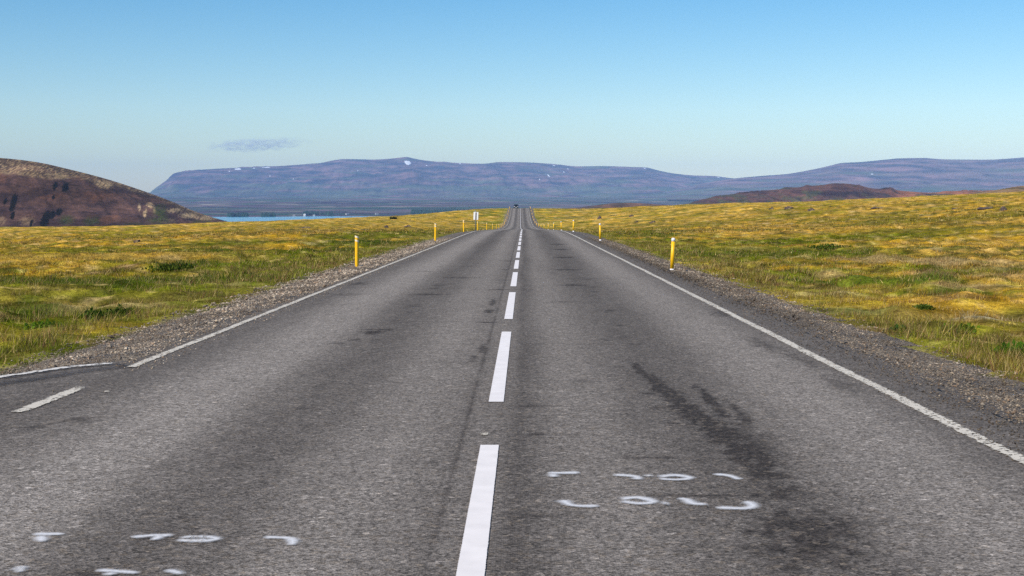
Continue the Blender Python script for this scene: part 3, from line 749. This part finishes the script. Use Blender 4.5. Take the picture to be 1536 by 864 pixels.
# ------------------------------------------------------------------ vegetation, stones
def leaf_mesh(name, n, rx, ry, rz, size, col, seed, upright=.4):
    r = np.random.default_rng(seed)
    p = r.normal(0, 1, (n, 3)); p /= np.linalg.norm(p, axis=1)[:, None]; p *= r.random((n, 1)) ** .4
    p[:, 2] = np.abs(p[:, 2])
    p *= 1 + .35 * noise(p[:, 0] * 2.3 + seed, p[:, 1] * 2.3, seed)[:, None]
    p = p * np.array([rx, ry, rz])
    s = size * r.uniform(.6, 1.4, (n, 1)); d = r.normal(0, 1, (n, 3)); d[:, 2] = np.abs(d[:, 2]) + upright; d /= np.linalg.norm(d, axis=1)[:, None]
    sd = np.cross(d, r.normal(0, 1, (n, 3))); sd /= np.linalg.norm(sd, axis=1)[:, None] + 1e-9
    V = np.stack([p, p + d * s * .55 + sd * s * .30, p + d * s, p + d * s * .55 - sd * s * .30], 1).reshape(-1, 3)
    c = np.array(col)[None] * r.uniform(.6, 1.45, (n, 1)); c = np.repeat(c, 4, 0)
    return mesh_np(name, V, np.arange(len(V)).reshape(-1, 4), c, False)
def stems_mesh(name, n, rx, rz, seed):
    r = np.random.default_rng(seed); V, Fc = [], []
    for k in range(n):
        a = r.random() * 6.28; tx, ty = math.cos(a) * rx * r.random(), math.sin(a) * rx * r.random(); tz = rz * r.uniform(.5, .9); w = .006 + .012 * rx
        o = len(V)
        for q in range(3):
            b = 2.09 * q; V.append((tx * .2 + w * math.cos(b), ty * .2 + w * math.sin(b), -.06))
        V.append((tx, ty, tz))
        for q in range(3): Fc.append((o + q, o + (q + 1) % 3, o + 3))
    return mesh_np(name, np.array(V), np.array(Fc), None, False)
def rock_mesh(name, rx, ry, rz, seed):
    """a broken, angular lump: a noisy ball cut by random planes"""
    r = np.random.default_rng(seed)
    bm = bmesh.new(); bmesh.ops.create_icosphere(bm, subdivisions=4, radius=1.0)
    P = np.array([v.co for v in bm.verts])
    k = np.full(len(P), 1.25)
    for _ in range(16):
        d = r.normal(0, 1, 3); d /= np.linalg.norm(d); h = r.uniform(.55, 1.0)
        q = P @ d; k = np.minimum(k, np.where(q > .05, h / np.maximum(q, .05), 9))
    n = fbm(P[:, 0] * 2.1 + seed * 3.7, P[:, 1] * 2.1 + P[:, 2] * 2.7, seed, 4); n2 = noise(P[:, 0] * 1.2 + seed, P[:, 2] * .6, seed + 9)
    for v, kk, a, b in zip(bm.verts, k, n, n2):
        f = kk * (1 + .28 * a)
        v.co = Vector((v.co.x * rx * f, v.co.y * ry * f, max(-.3, v.co.z) * rz * f * (1 + .35 * b)))
    return bm_mesh(name, bm, False)
def build_plants_and_rocks():
    gm = grass_mat(); bark = paint("twig_bark", (.10, .07, .045), .9)
    SH = [  # px, py, rx, ry, rz, leaf, n, colour, label
        (180,474,.26,.26,.15,.055,520,(.065,.095,.014),"dark green leafy weed clump beside the gravel on the left verge"),
        (138,481,.20,.20,.13,.065,240,(.065,.125,.014),"smaller green weed clump just left of the dark leafy clump near the gravel"),
        (70,497,.30,.24,.12,.07,320,(.085,.155,.012),"bright green low weed clump nearest the left edge of the photo"),
        (265,408,.85,.7,.20,.08,900,(.060,.085,.012),"dark green creeping willow mat on the left moor, alone among golden moss"),
        (1386,478,.17,.17,.07,.035,420,(.075,.115,.016),"dark green cushion bush in the right grass below the tan moss"),
        (1349,498,.11,.11,.09,.05,150,(.055,.120,.025),"tiny green weed tuft at the right gravel edge"),
        (1522,530,.26,.22,.14,.065,360,(.070,.150,.012),"bright green leafy clump at the right edge of the photo"),
        (1440,500,.30,.2,.10,.06,260,(.095,.165,.012),"yellow green leafy clump right of the gravel, below the pale dead grass"),
        (590,329,1.3,1.0,.9,.30,420,(.050,.060,.022),"dark bush on the left skyline of the moor in front of the lake"),
        (1240,375,1.1,.8,.18,.09,700,(.080,.115,.014),"green willow mat in the middle of the right moor"),
    ]
    for k, (px, py, rx, ry, rz, lf, n, col, lab) in enumerate(SH):
        x, y, z = gpt(px, py)
        e = empty("shrub" if rx > .8 else "weed_clump", (x, y, z - .02), lab, "shrub" if rx > .8 else "plant", "green plants on the moor")
        link("foliage", leaf_mesh("foliage", n, rx, ry, rz, lf, col, 200 + k), gm, e)
        link("stem", stems_mesh("stem", 14, rx, rz, 230 + k), bark, e)
    m, nt, b = newmat("lava_rock")
    co = objco(nt); a = nt.mix(nt.maprange(nt.noise(co, 2.2, 5, .65), .35, .65), (.040, .028, .024), (.15, .105, .08))
    a = nt.mix(nt.maprange(nt.noise(co, 1.1, 3), .56, .68), a, (.24, .19, .07)); nt.link(a, b.inputs["Base Color"]); b.inputs["Roughness"].default_value = .95
    bp = nt.new("ShaderNodeBump"); bp.inputs["Strength"].default_value = .8; bp.inputs["Distance"].default_value = .08
    nt.link(nt.noise(co, 6, 5), bp.inputs["Height"]); nt.link(bp.outputs[0], b.inputs["Normal"])
    RK = [  # px, base py, width px, height px, label
        (1505,316,17,12,"largest grey brown lava rock on the right moor, near the right edge"),
        (1480,315,30,6,"long low brown rock ledge just left of the largest rock on the right moor"),
        (1217,318,11,8,"square dark boulder alone on the right moor below the red hill"),
        (1182,314.5,16,4.5,"flat brown rock left of the square dark boulder on the right moor"),
        (1157,314.5,9,5,"small dark rock leftmost of the row below the red hill"),
        (1312,314.5,24,4.5,"flat brown rock ledge on the right moor right of the square boulder"),
        (900,328.5,7,6,"dark rock nearest the road on the right, behind the marker posts"),
        (948,325.5,9,4,"brown rock on the right moor between the dark rock and the flat ledges"),
        (979,335,13,5,"flat brown rock pair's wider stone above the nearest right post"),
        (955,335,7,5,"flat brown rock pair's narrower stone left of the wider one"),
        (48,356,15,6,"brown mound of rock on the left moor below the lava hill"),
        (206,368,14,5,"pale brown rock on the left moor right of the brown mound"),
        (222,369,12,4,"low flat rock touching the pale brown rock on the left moor"),
        (457,343,22,5.5,"long dark rock ledge on the left moor near the skyline"),
        (580,343,9,6,"dark rock behind the nearest left marker post"),
        (550,346,15,5,"low brown rock left of the dark rock behind the left post"),
        (612,341,16,4.5,"low wide brown rock between the first two left marker posts"),
        (1432,314,10,4,"small brown rock between the flat ledge and the largest right rock"),
    ]
    for k, (px, py, w, h, lab) in enumerate(RK):
        x, y, z = gpt(px, py); s = y / F
        o = link("lava_rock", rock_mesh("lava_rock", w * s / 2, max(w * s / 3, .25), h * s * .72, 40 + k), m, None, (x, y, z - .04 * h * s))
        tag(o, lab, "rock", "lava rocks scattered over the moor")

def build_wood():
    r = np.random.default_rng(77)
    V, Fc, Cc = [], [], []
    def tree(x, y, h):
        z = float(terr_smooth(np.array([x]), np.array([y]))[0]); o = len(V); rr = h * .32
        n = 6
        for lvl, (q, zz) in enumerate(((1, .12), (.75, .45), (.1, 1.0))):
            for k in range(n):
                a = 6.283 * k / n + r.random() * .5; f = q * rr * r.uniform(.75, 1.2)
                V.append((x + f * math.cos(a), y + f * math.sin(a), z + h * zz * r.uniform(.93, 1.07)))
        c = np.array((.018, .045, .030)) * r.uniform(.7, 1.5)
        Cc.extend([c] * (3 * n))
        for l in range(2):
            for k in range(n): Fc.append((o + l * n + k, o + l * n + (k + 1) % n, o + (l + 1) * n + (k + 1) % n, o + (l + 1) * n + k))
    for x0, x1, ya, yb, n in ((617,760,5300,5900,900),(700,765,5150,5400,300),(342,372,4850,4960,200),(392,412,4880,4960,70),(455,500,5110,5230,120)):
        for _ in range(n):
            y = r.uniform(ya, yb); px = r.uniform(x0, x1); x = (px - CX) / F * y
            if noise(np.array([x / 130]), np.array([y / 200]), 61)[0] > -.25: tree(x, y, r.uniform(10, 19))
    o = link("woodland", mesh_np("woodland", np.array(V), np.array(Fc), np.array(Cc), False), vcol("conifers", (.1,), .8, 1.2))
    stuff(o, "dark conifer plantation on the far shore of the lake")
    wall = paint("white_wall", (.55, .55, .54), .7); roofm = paint("grey_roof", (.20, .19, .20), .6); glass = paint("dark_glass", (.03, .04, .05), .15)
    CB = [(367,5050,"white lakeside cabin with a gable roof, leftmost on the far shore"),(457,5000,"white lakeside cabin on the far shore, tallest speck right of the lava hill"),
          (471,5030,"small white lakeside cabin just right of the tallest white cabin"),(441,4960,"white lakeside cabin just left of the tallest white cabin"),
          (565,5420,"white farmhouse above the lake, left of the dark plantation"),(521,5350,"white farmhouse above the lake, left of the other farmhouse")]
    for k, (px, y, lab) in enumerate(CB):
        x = (px - CX) / F * y; z = float(terr_smooth(np.array([x]), np.array([y]))[0])
        z = max(z, -49.4) - .2
        e = empty("cabin" if k < 4 else "farmhouse", (x, y, z), lab, "cabin" if k < 4 else "house", "white houses on the far shore", rz=R(12 * k - 20))
        w, d, h = (8, 6, 4.2) if k != 1 else (8, 7, 7); h = h if k < 4 else 4.0; w = w if k < 4 else 13
        bm = bmesh.new(); prism_x(bm, [(-d/2, 0), (d/2, 0), (d/2, h), (0, h + 2.2), (-d/2, h)], -w/2, w/2); link("wall", bm_mesh("wall", bm), wall, e)
        bm = bmesh.new(); prism_x(bm, [(-d/2 - .5, h - .25), (0, h + 2.3), (d/2 + .5, h - .25), (d/2 + .5, h), (0, h + 2.65), (-d/2 - .5, h)], -w/2 - .4, w/2 + .4); link("roof", bm_mesh("roof", bm), roofm if k > 1 else wall, e)
        for wx in (-w * .28, w * .28):
            bm = bmesh.new(); add_box(bm, wx - .6, wx + .6, -d/2 - .05, -d/2 + .1, 1.2, 2.5); link("window", bm_mesh("window", bm), glass, e)
        bm = bmesh.new(); add_box(bm, -.5, .5, -d/2 - .06, -d/2 + .1, .2, 2.3); link("door", bm_mesh("door", bm), roofm, e)

# ------------------------------------------------------------------ marker posts
ORD = ["nearest","second","third","fourth","fifth","sixth","seventh","eighth","ninth","tenth","eleventh","twelfth","thirteenth","fourteenth","fifteenth","sixteenth","seventeenth"]
def build_posts():
    yel = paint("yellow_plastic", (.90, .50, .008), .42, .05, 4.0, .4)
    pale = paint("pale_reflector", (.86, .72, .50), .35, .06, 30, .5)
    white = paint("white_cap", (.80, .79, .82), .4, .05, 20, .4)
    dark = paint("black_foot", (.05, .04, .035), .7)
    # left kind: a flat folded blade with a slanted top and a slanted pale band
    def blade_mesh(z0, z1, sl, hw=.053, th=.032, grow=0.0, taper=0.0):
        """a shallow V-section post between z0 and z1 whose ends slope by sl (down to the right)"""
        hw += grow; th += grow
        sec = [(-hw, th), (-hw, th - .014), (-hw * .35, -th), (hw * .35, -th), (hw, th - .014), (hw, th), (hw * .3, -th + .016), (-hw * .3, -th + .016)]
        bm = bmesh.new(); n = len(sec)
        def ring(z, s, k): return [bm.verts.new((x * k, y, z - s * (x / hw))) for x, y in sec]
        a = ring(z0, sl if z0 > .12 else 0, 1 - taper); 
        rings = [a]
        if taper: rings.append(ring(z0 + .08, 0, 1))
        rings.append(ring(z1, sl, 1))
        for p, q in zip(rings[:-1], rings[1:]):
            for i in range(n): bm.faces.new((p[i], p[(i + 1) % n], q[(i + 1) % n], q[i]))
        for rg, inv in ((rings[0], True), (rings[-1], False)):
            v = rg
            for quad in ((0, 1, 2, 7), (7, 2, 3, 6), (6, 3, 4, 5)):
                f = [v[i] for i in quad]; bm.faces.new(f[::-1] if inv else f)
        bmesh.ops.recalc_face_normals(bm, faces=bm.faces)
        return bm_mesh("m", bm)
    LB = dict(post_body=(blade_mesh(.03, .86, .018, taper=.25), yel), reflector_band=(blade_mesh(.735, .785, .018, grow=.003), pale),
              top_cap=(blade_mesh(.845, .895, .018, grow=.003), pale), foot=(blade_mesh(-.12, .05, 0, hw=.038, th=.026), dark))
    # right kind: a rounded tube with a white cap and a white foot sleeve
    def tube(z0, z1, r, dome=0.0, r1=None):
        bm = bmesh.new(); n = 20; rings = []
        r1 = r if r1 is None else r1
        lv = [(z0, r), (z1, r1)]
        if dome: lv += [(z1 + dome * .6, r1 * .8), (z1 + dome * .92, r1 * .45)]
        for z, rr in lv: rings.append([bm.verts.new((rr * math.cos(6.2832 * k / n), rr * .8 * math.sin(6.2832 * k / n), z)) for k in range(n)])
        for p, q in zip(rings[:-1], rings[1:]):
            for k in range(n): bm.faces.new((p[k], p[(k + 1) % n], q[(k + 1) % n], q[k]))
        bm.faces.new(rings[0][::-1]); bm.faces.new(rings[-1])
        me = bm_mesh("m", bm, True); return me
    RB = dict(post_body=(tube(.06, .80, .052, 0, .048), yel), top_cap=(tube(.795, .86, .051, .03), white), foot=(tube(-.12, .065, .055), white))
    spec = dict(post_body="post_body")
    left = [(37.5,-4.47,1.0),(68.5,-4.33,1.0),(99,-4.25,1.0)] + [(d, -4.3, 1.0) for d in (131,164,197,231,264,297,330,363,396,429,462,492,520,545)]
    right = [(34.6,4.02,1.0),(69,4.12,1.0),(102,3.95,1.0)] + [(d, 3.98, 1.0) for d in (135,168,201,233,266,299,332,365,398,431,464,494,522,547)]
    for side, lst, parts in (("left", left, LB), ("right", right, RB)):
        for i, (d, u, k) in enumerate(lst):
            x = float(Xc(d)) + u
            z = float(Zr(d)) + float(np.interp(abs(u), [3.3, 3.6, 3.9, 4.4, 5.0, 6.0], [-.03, -.034, -.024, -.065, -.135, -.5])) - (.0 if i else .03)
            look = {("left", 0): "yellow flat marker post with slanted pale top and pale band, nearest on the left verge",
                    ("right", 0): "yellow tubular marker post with white cap and white foot, nearest on the right verge"}.get((side, i),
                    f"{ORD[i]} yellow marker post along the {side} verge, counting from the nearest up to the crest")
            e = empty("marker_post", (x, d, z), look, "post", f"yellow marker posts along the {side} verge")
            if (side, i) == ("right", 0): e.rotation_euler = (0, R(2.6), 0); e.scale = (.95, .95, .97)
            elif i: e.rotation_euler = (R(rng.normal(0, 1.0)), R(rng.normal(0, 1.8)), R(rng.normal(0, 8)))
            if d > 300: e.scale = (1.15, 1.15, 1.0)
            for nm, (me, m) in parts.items():
                if d > 210 and nm == "foot": continue
                o = link(nm, me, m, e)

# ------------------------------------------------------------------ road sign and car
def build_sign():
    d = 133.0; x = float(Xc(d)) - 4.62; z = float(terr(np.array([x]), np.array([d]))[0]) - .02
    grey = paint("galvanised_steel", (.20, .215, .20), .55, .12, 8, .5, .3); wh = paint("white_sign_face", (.80, .80, .80), .4, .04); br = paint("brown_bar", (.11, .075, .07), .5); dk = paint("concrete_foot", (.06, .055, .05), .9)
    e = empty("road_sign", (x, d, z), "white road sign with dark vertical bar on thin grey post, left verge", "sign")
    bm = bmesh.new(); bmesh.ops.create_cone(bm, cap_ends=True, segments=14, radius1=.042, radius2=.042, depth=2.25)
    for v in bm.verts: v.co.z += 1.0
    link("post", bm_mesh("post", bm, True), grey, e)
    bm = bmesh.new(); add_box(bm, -.24, .24, -.07, -.045, 1.16, 1.94, .01); p = link("sign_panel", bm_mesh("sign_panel", bm), wh, e)
    p.rotation_euler = (0, R(2), 0)
    bm = bmesh.new(); add_box(bm, -.05, .07, -.078, -.0725, 1.18, 1.90); link("dark_bar", bm_mesh("dark_bar", bm), br, p)
    for bz in (1.35, 1.75):
        bm = bmesh.new(); add_box(bm, -.1, .1, -.043, .0, bz, bz + .05); link("bracket", bm_mesh("bracket", bm), grey, e)
    bm = bmesh.new(); add_box(bm, -.14, .14, -.14, .14, -.2, .10, .02); link("foot", bm_mesh("foot", bm), dk, e)

def build_car():
    d = 541.0; x = float(Xc(d)) - 1.75; z = float(Zr(d))
    e = empty("dark_car", (x, d, z), "dark blue car coming over the crest in the left lane", "car", rz=0.0)
    body = paint("navy_car_paint", (.012, .016, .032), .25, .05, 3, .6); glass = paint("car_glass", (.015, .018, .022), .06, .05, 3, .8); rub = paint("tyre_rubber", (.018, .018, .018), .85)
    rim = paint("alloy", (.45, .45, .47), .35, .05, 8, .5, .8); lamp = paint("lamp_lens", (.75, .78, .80), .12, .04, 8, .8); blk = paint("black_trim", (.015, .015, .016), .6); chrome = paint("silver_trim", (.5, .5, .52), .3, .04, 8, .5, .8); white = paint("plate_white", (.78, .78, .78), .5)
    bm = bmesh.new()                      # front faces the camera (-Y)
    prism_x(bm, [(-2.2,.32),(-2.22,.62),(-2.12,.88),(-1.2,1.04),(-.95,1.06),(1.95,1.06),(2.2,.95),(2.25,.6),(2.2,.32)], -.92, .92)
    bmesh.ops.bevel(bm, geom=[g for g in bm.edges if abs(g.verts[0].co.x - g.verts[1].co.x) < 1e-4], offset=.07, segments=3, affect="EDGES")
    b = link("body", bm_mesh("body", bm, True), body, e)
    bm = bmesh.new(); prof = [(-1.05,1.05),(-.35,1.58),(1.35,1.60),(1.95,1.05)]
    lo = [(-.84, .84), (-.68, .68), (-.68, .68), (-.84, .84)]
    L = [bm.verts.new((lo[i][0], *prof[i])) for i in range(4)]; Rr = [bm.verts.new((lo[i][1], *prof[i])) for i in range(4)]
    bm.faces.new(L); bm.faces.new(Rr[::-1])
    for i in range(4): bm.faces.new((L[i], Rr[i], Rr[(i + 1) % 4], L[(i + 1) % 4]))
    bmesh.ops.recalc_face_normals(bm, faces=bm.faces); bmesh.ops.bevel(bm, geom=list(bm.edges), offset=.05, segments=2, affect="EDGES")
    cab = link("cabin", bm_mesh("cabin", bm, True), body, e)
    def quad(nm, pts, m, par, off):
        bm = bmesh.new(); vs = [bm.verts.new(Vector(p) + Vector(off)) for p in pts]; f = bm.faces.new(vs)
        r = bmesh.ops.extrude_face_region(bm, geom=[f]); 
        for v in [g for g in r["geom"] if isinstance(g, bmesh.types.BMVert)]: v.co += Vector(off) * -2.0
        bmesh.ops.recalc_face_normals(bm, faces=bm.faces); return link(nm, bm_mesh(nm, bm), m, par)
    quad("windscreen", [(-.74,-.98,1.11),(.74,-.98,1.11),(.62,-.41,1.53),(-.62,-.41,1.53)], glass, cab, (0,-.012,.012))
    quad("rear_window", [(-.74,1.88,1.11),(.74,1.88,1.11),(.62,1.42,1.53),(-.62,1.42,1.53)], glass, cab, (0,.012,.012))
    for s in (-1, 1):
        quad("side_window", [(s*.815,-.80,1.12),(s*.70,-.30,1.52),(s*.70,.45,1.53),(s*.815,.45,1.12)], glass, cab, (s*.014,0,.004))
        quad("side_window", [(s*.815,.52,1.12),(s*.70,.52,1.53),(s*.70,1.25,1.53),(s*.815,1.65,1.12)], glass, cab, (s*.014,0,.004))
        bm = bmesh.new(); add_box(bm, s*.62-.2, s*.62+.2, -2.235, -2.12, .66, .84, .03); link("headlight", bm_mesh("headlight", bm, True), lamp, e)
        bm = bmesh.new(); add_box(bm, s*1.0-.10, s*1.0+.10, -.92, -.80, 1.05, 1.20, .03); link("wing_mirror", bm_mesh("wing_mirror", bm, True), body, e)
        for yy in (-1.35, 1.4):
            bm = bmesh.new(); bmesh.ops.create_cone(bm, cap_ends=True, segments=28, radius1=.345, radius2=.345, depth=.24)
            for v in bm.verts: v.co = Vector((s*.82 + v.co.z, yy + v.co.x, .345 + v.co.y))
            w = link("wheel", bm_mesh("wheel", bm, False), rub, e)
            bm = bmesh.new(); bmesh.ops.create_cone(bm, cap_ends=True, segments=20, radius1=.22, radius2=.20, depth=.25)
            for v in bm.verts: v.co = Vector((s*.822 + v.co.z, yy + v.co.x, .345 + v.co.y))
            link("rim", bm_mesh("rim", bm, False), rim, w)
    bm = bmesh.new(); add_box(bm, -.40, .40, -2.245, -2.15, .62, .84, .02); link("grille", bm_mesh("grille", bm), blk, e)
    bm = bmesh.new(); add_box(bm, -.90, .90, -2.28, -2.1, .30, .54, .05); link("bumper", bm_mesh("bumper", bm, True), blk, e)
    bm = bmesh.new(); add_box(bm, -.26, .26, -2.295, -2.27, .40, .51); link("number_plate", bm_mesh("number_plate", bm), white, e)
    for s in (-.6, .6):
        bm = bmesh.new(); add_box(bm, s - .02, s + .02, -.2, 1.2, 1.60, 1.645); link("roof_rail", bm_mesh("roof_rail", bm), chrome, e)
    sl = math.atan2(float(Zr(d + 2) - Zr(d - 2)), 4.0); e.rotation_euler = (sl, 0, R(-.4))

# ------------------------------------------------------------------ air, cloud, light, camera
def build_air():
    m = bpy.data.materials.new("haze_air"); m.use_nodes = True; nt = NT(m)
    nt.n.remove(nt.n["Principled BSDF"])
    v = nt.new("ShaderNodeVolumePrincipled"); v.inputs["Color"].default_value = (.37, .60, 1.0, 1); v.inputs["Density"].default_value = 4.1e-5; v.inputs["Anisotropy"].default_value = -.35
    nt.link(v.outputs[0], nt.n["Material Output"].inputs["Volume"])
    bm = bmesh.new(); add_box(bm, -21600, 21600, -21600, 21600, -58, 625)
    stuff(link("haze", bm_mesh("haze", bm), m))
    m = bpy.data.materials.new("cloud_vapour"); m.use_nodes = True; nt = NT(m)
    nt.n.remove(nt.n["Principled BSDF"])
    v = nt.new("ShaderNodeVolumePrincipled"); v.inputs["Color"].default_value = (.78, .85, .95, 1); v.inputs["Anisotropy"].default_value = 0.0
    co = objco(nt)
    mp = nt.new("ShaderNodeMapping"); mp.inputs["Scale"].default_value = (4.2, 1.2, 1.5); mp.inputs["Location"].default_value = (3.3, 1.7, .4); nt.link(co, mp.inputs[0])
    n = nt.noise(mp.outputs[0], 2.1, 6, .68)
    ln = nt.new("ShaderNodeVectorMath", operation="LENGTH"); nt.link(co, ln.inputs[0])
    fall = nt.maprange(ln.outputs["Value"], 1.0, .5)
    dn = nt.math("MULTIPLY", nt.maprange(nt.math("SUBTRACT", nt.math("ADD", n, nt.math("MULTIPLY", fall, .22)), .27), .36, .60), fall)
    nt.link(nt.math("MULTIPLY", dn, .0042), v.inputs["Density"])
    nt.link(v.outputs[0], nt.n["Material Output"].inputs["Volume"])
    bm = bmesh.new(); bmesh.ops.create_icosphere(bm, subdivisions=4, radius=1.0)
    D = 26000.0
    o = link("cloud", bm_mesh("cloud", bm, True), m, None, ((385 - CX) / F * D, D, (HY - 217) / F * D + CAMZ)); o.scale = (1400, 420, 200); o.rotation_euler = (0, R(-2.5), 0)
    tag(o, "small thin grey cloud wisp low in the sky above the table mountain", "cloud")

SUN_AZ, SUN_EL = 223.0, 40.0           # clockwise from straight ahead; behind and to the left
def build_light():
    w = bpy.data.worlds.new("World"); sc.world = w; w.use_nodes = True
    nt = w.node_tree; bg = nt.nodes["Background"]
    sky = nt.nodes.new("ShaderNodeTexSky"); sky.sky_type = "NISHITA"; sky.sun_disc = False
    sky.sun_elevation = R(SUN_EL); sky.sun_rotation = R(SUN_AZ); sky.altitude = 150; sky.air_density = 1.0; sky.dust_density = .35; sky.ozone_density = 1.6
    hs = nt.nodes.new("ShaderNodeHueSaturation"); hs.inputs["Saturation"].default_value = 1.55; hs.inputs["Value"].default_value = 1.0
    nt.links.new(sky.outputs[0], hs.inputs["Color"]); nt.links.new(hs.outputs[0], bg.inputs[0]); bg.inputs[1].default_value = .115
    L = bpy.data.lights.new("sun", "SUN"); L.energy = 4.7; L.angle = R(.5); L.color = (1.0, .92, .80)
    o = bpy.data.objects.new("sun", L); C.objects.link(o)
    a, el = R(SUN_AZ), R(SUN_EL)
    d = Vector((math.sin(a) * math.cos(el), math.cos(a) * math.cos(el), math.sin(el)))
    o.rotation_euler = d.to_track_quat("Z", "Y").to_euler()
def build_camera():
    c = bpy.data.cameras.new("camera"); c.lens = 36.0 * F / 1536; c.sensor_width = 36; c.clip_start = .1; c.clip_end = 80000
    c.shift_y = -(432 - HY) / 1536
    o = bpy.data.objects.new("camera", c); C.objects.link(o); o.location = (0, 0, CAMZ); o.rotation_euler = (R(90), 0, 0)
    sc.camera = o

build_ground()
road = build_road()
white, worn = build_markings(road)
build_spray(road)
build_shoulders()
build_side_road(worn)
build_grass()
build_hills()
build_water()
build_plants_and_rocks()
build_wood()
build_posts()
build_sign()
build_car()
build_air()
build_light()
build_camera()
sc.view_settings.view_transform = "Standard"; sc.view_settings.look = "None"; sc.view_settings.exposure = .16; sc.view_settings.gamma = 1; sc.view_settings.use_curve_mapping = False
sc.cycles.use_denoising = False; sc.cycles.use_adaptive_sampling = False; sc.cycles.max_bounces = 6; sc.cycles.transparent_max_bounces = 16; sc.cycles.volume_bounces = 2; sc.cycles.volume_step_rate = .2; sc.cycles.volume_max_steps = 512
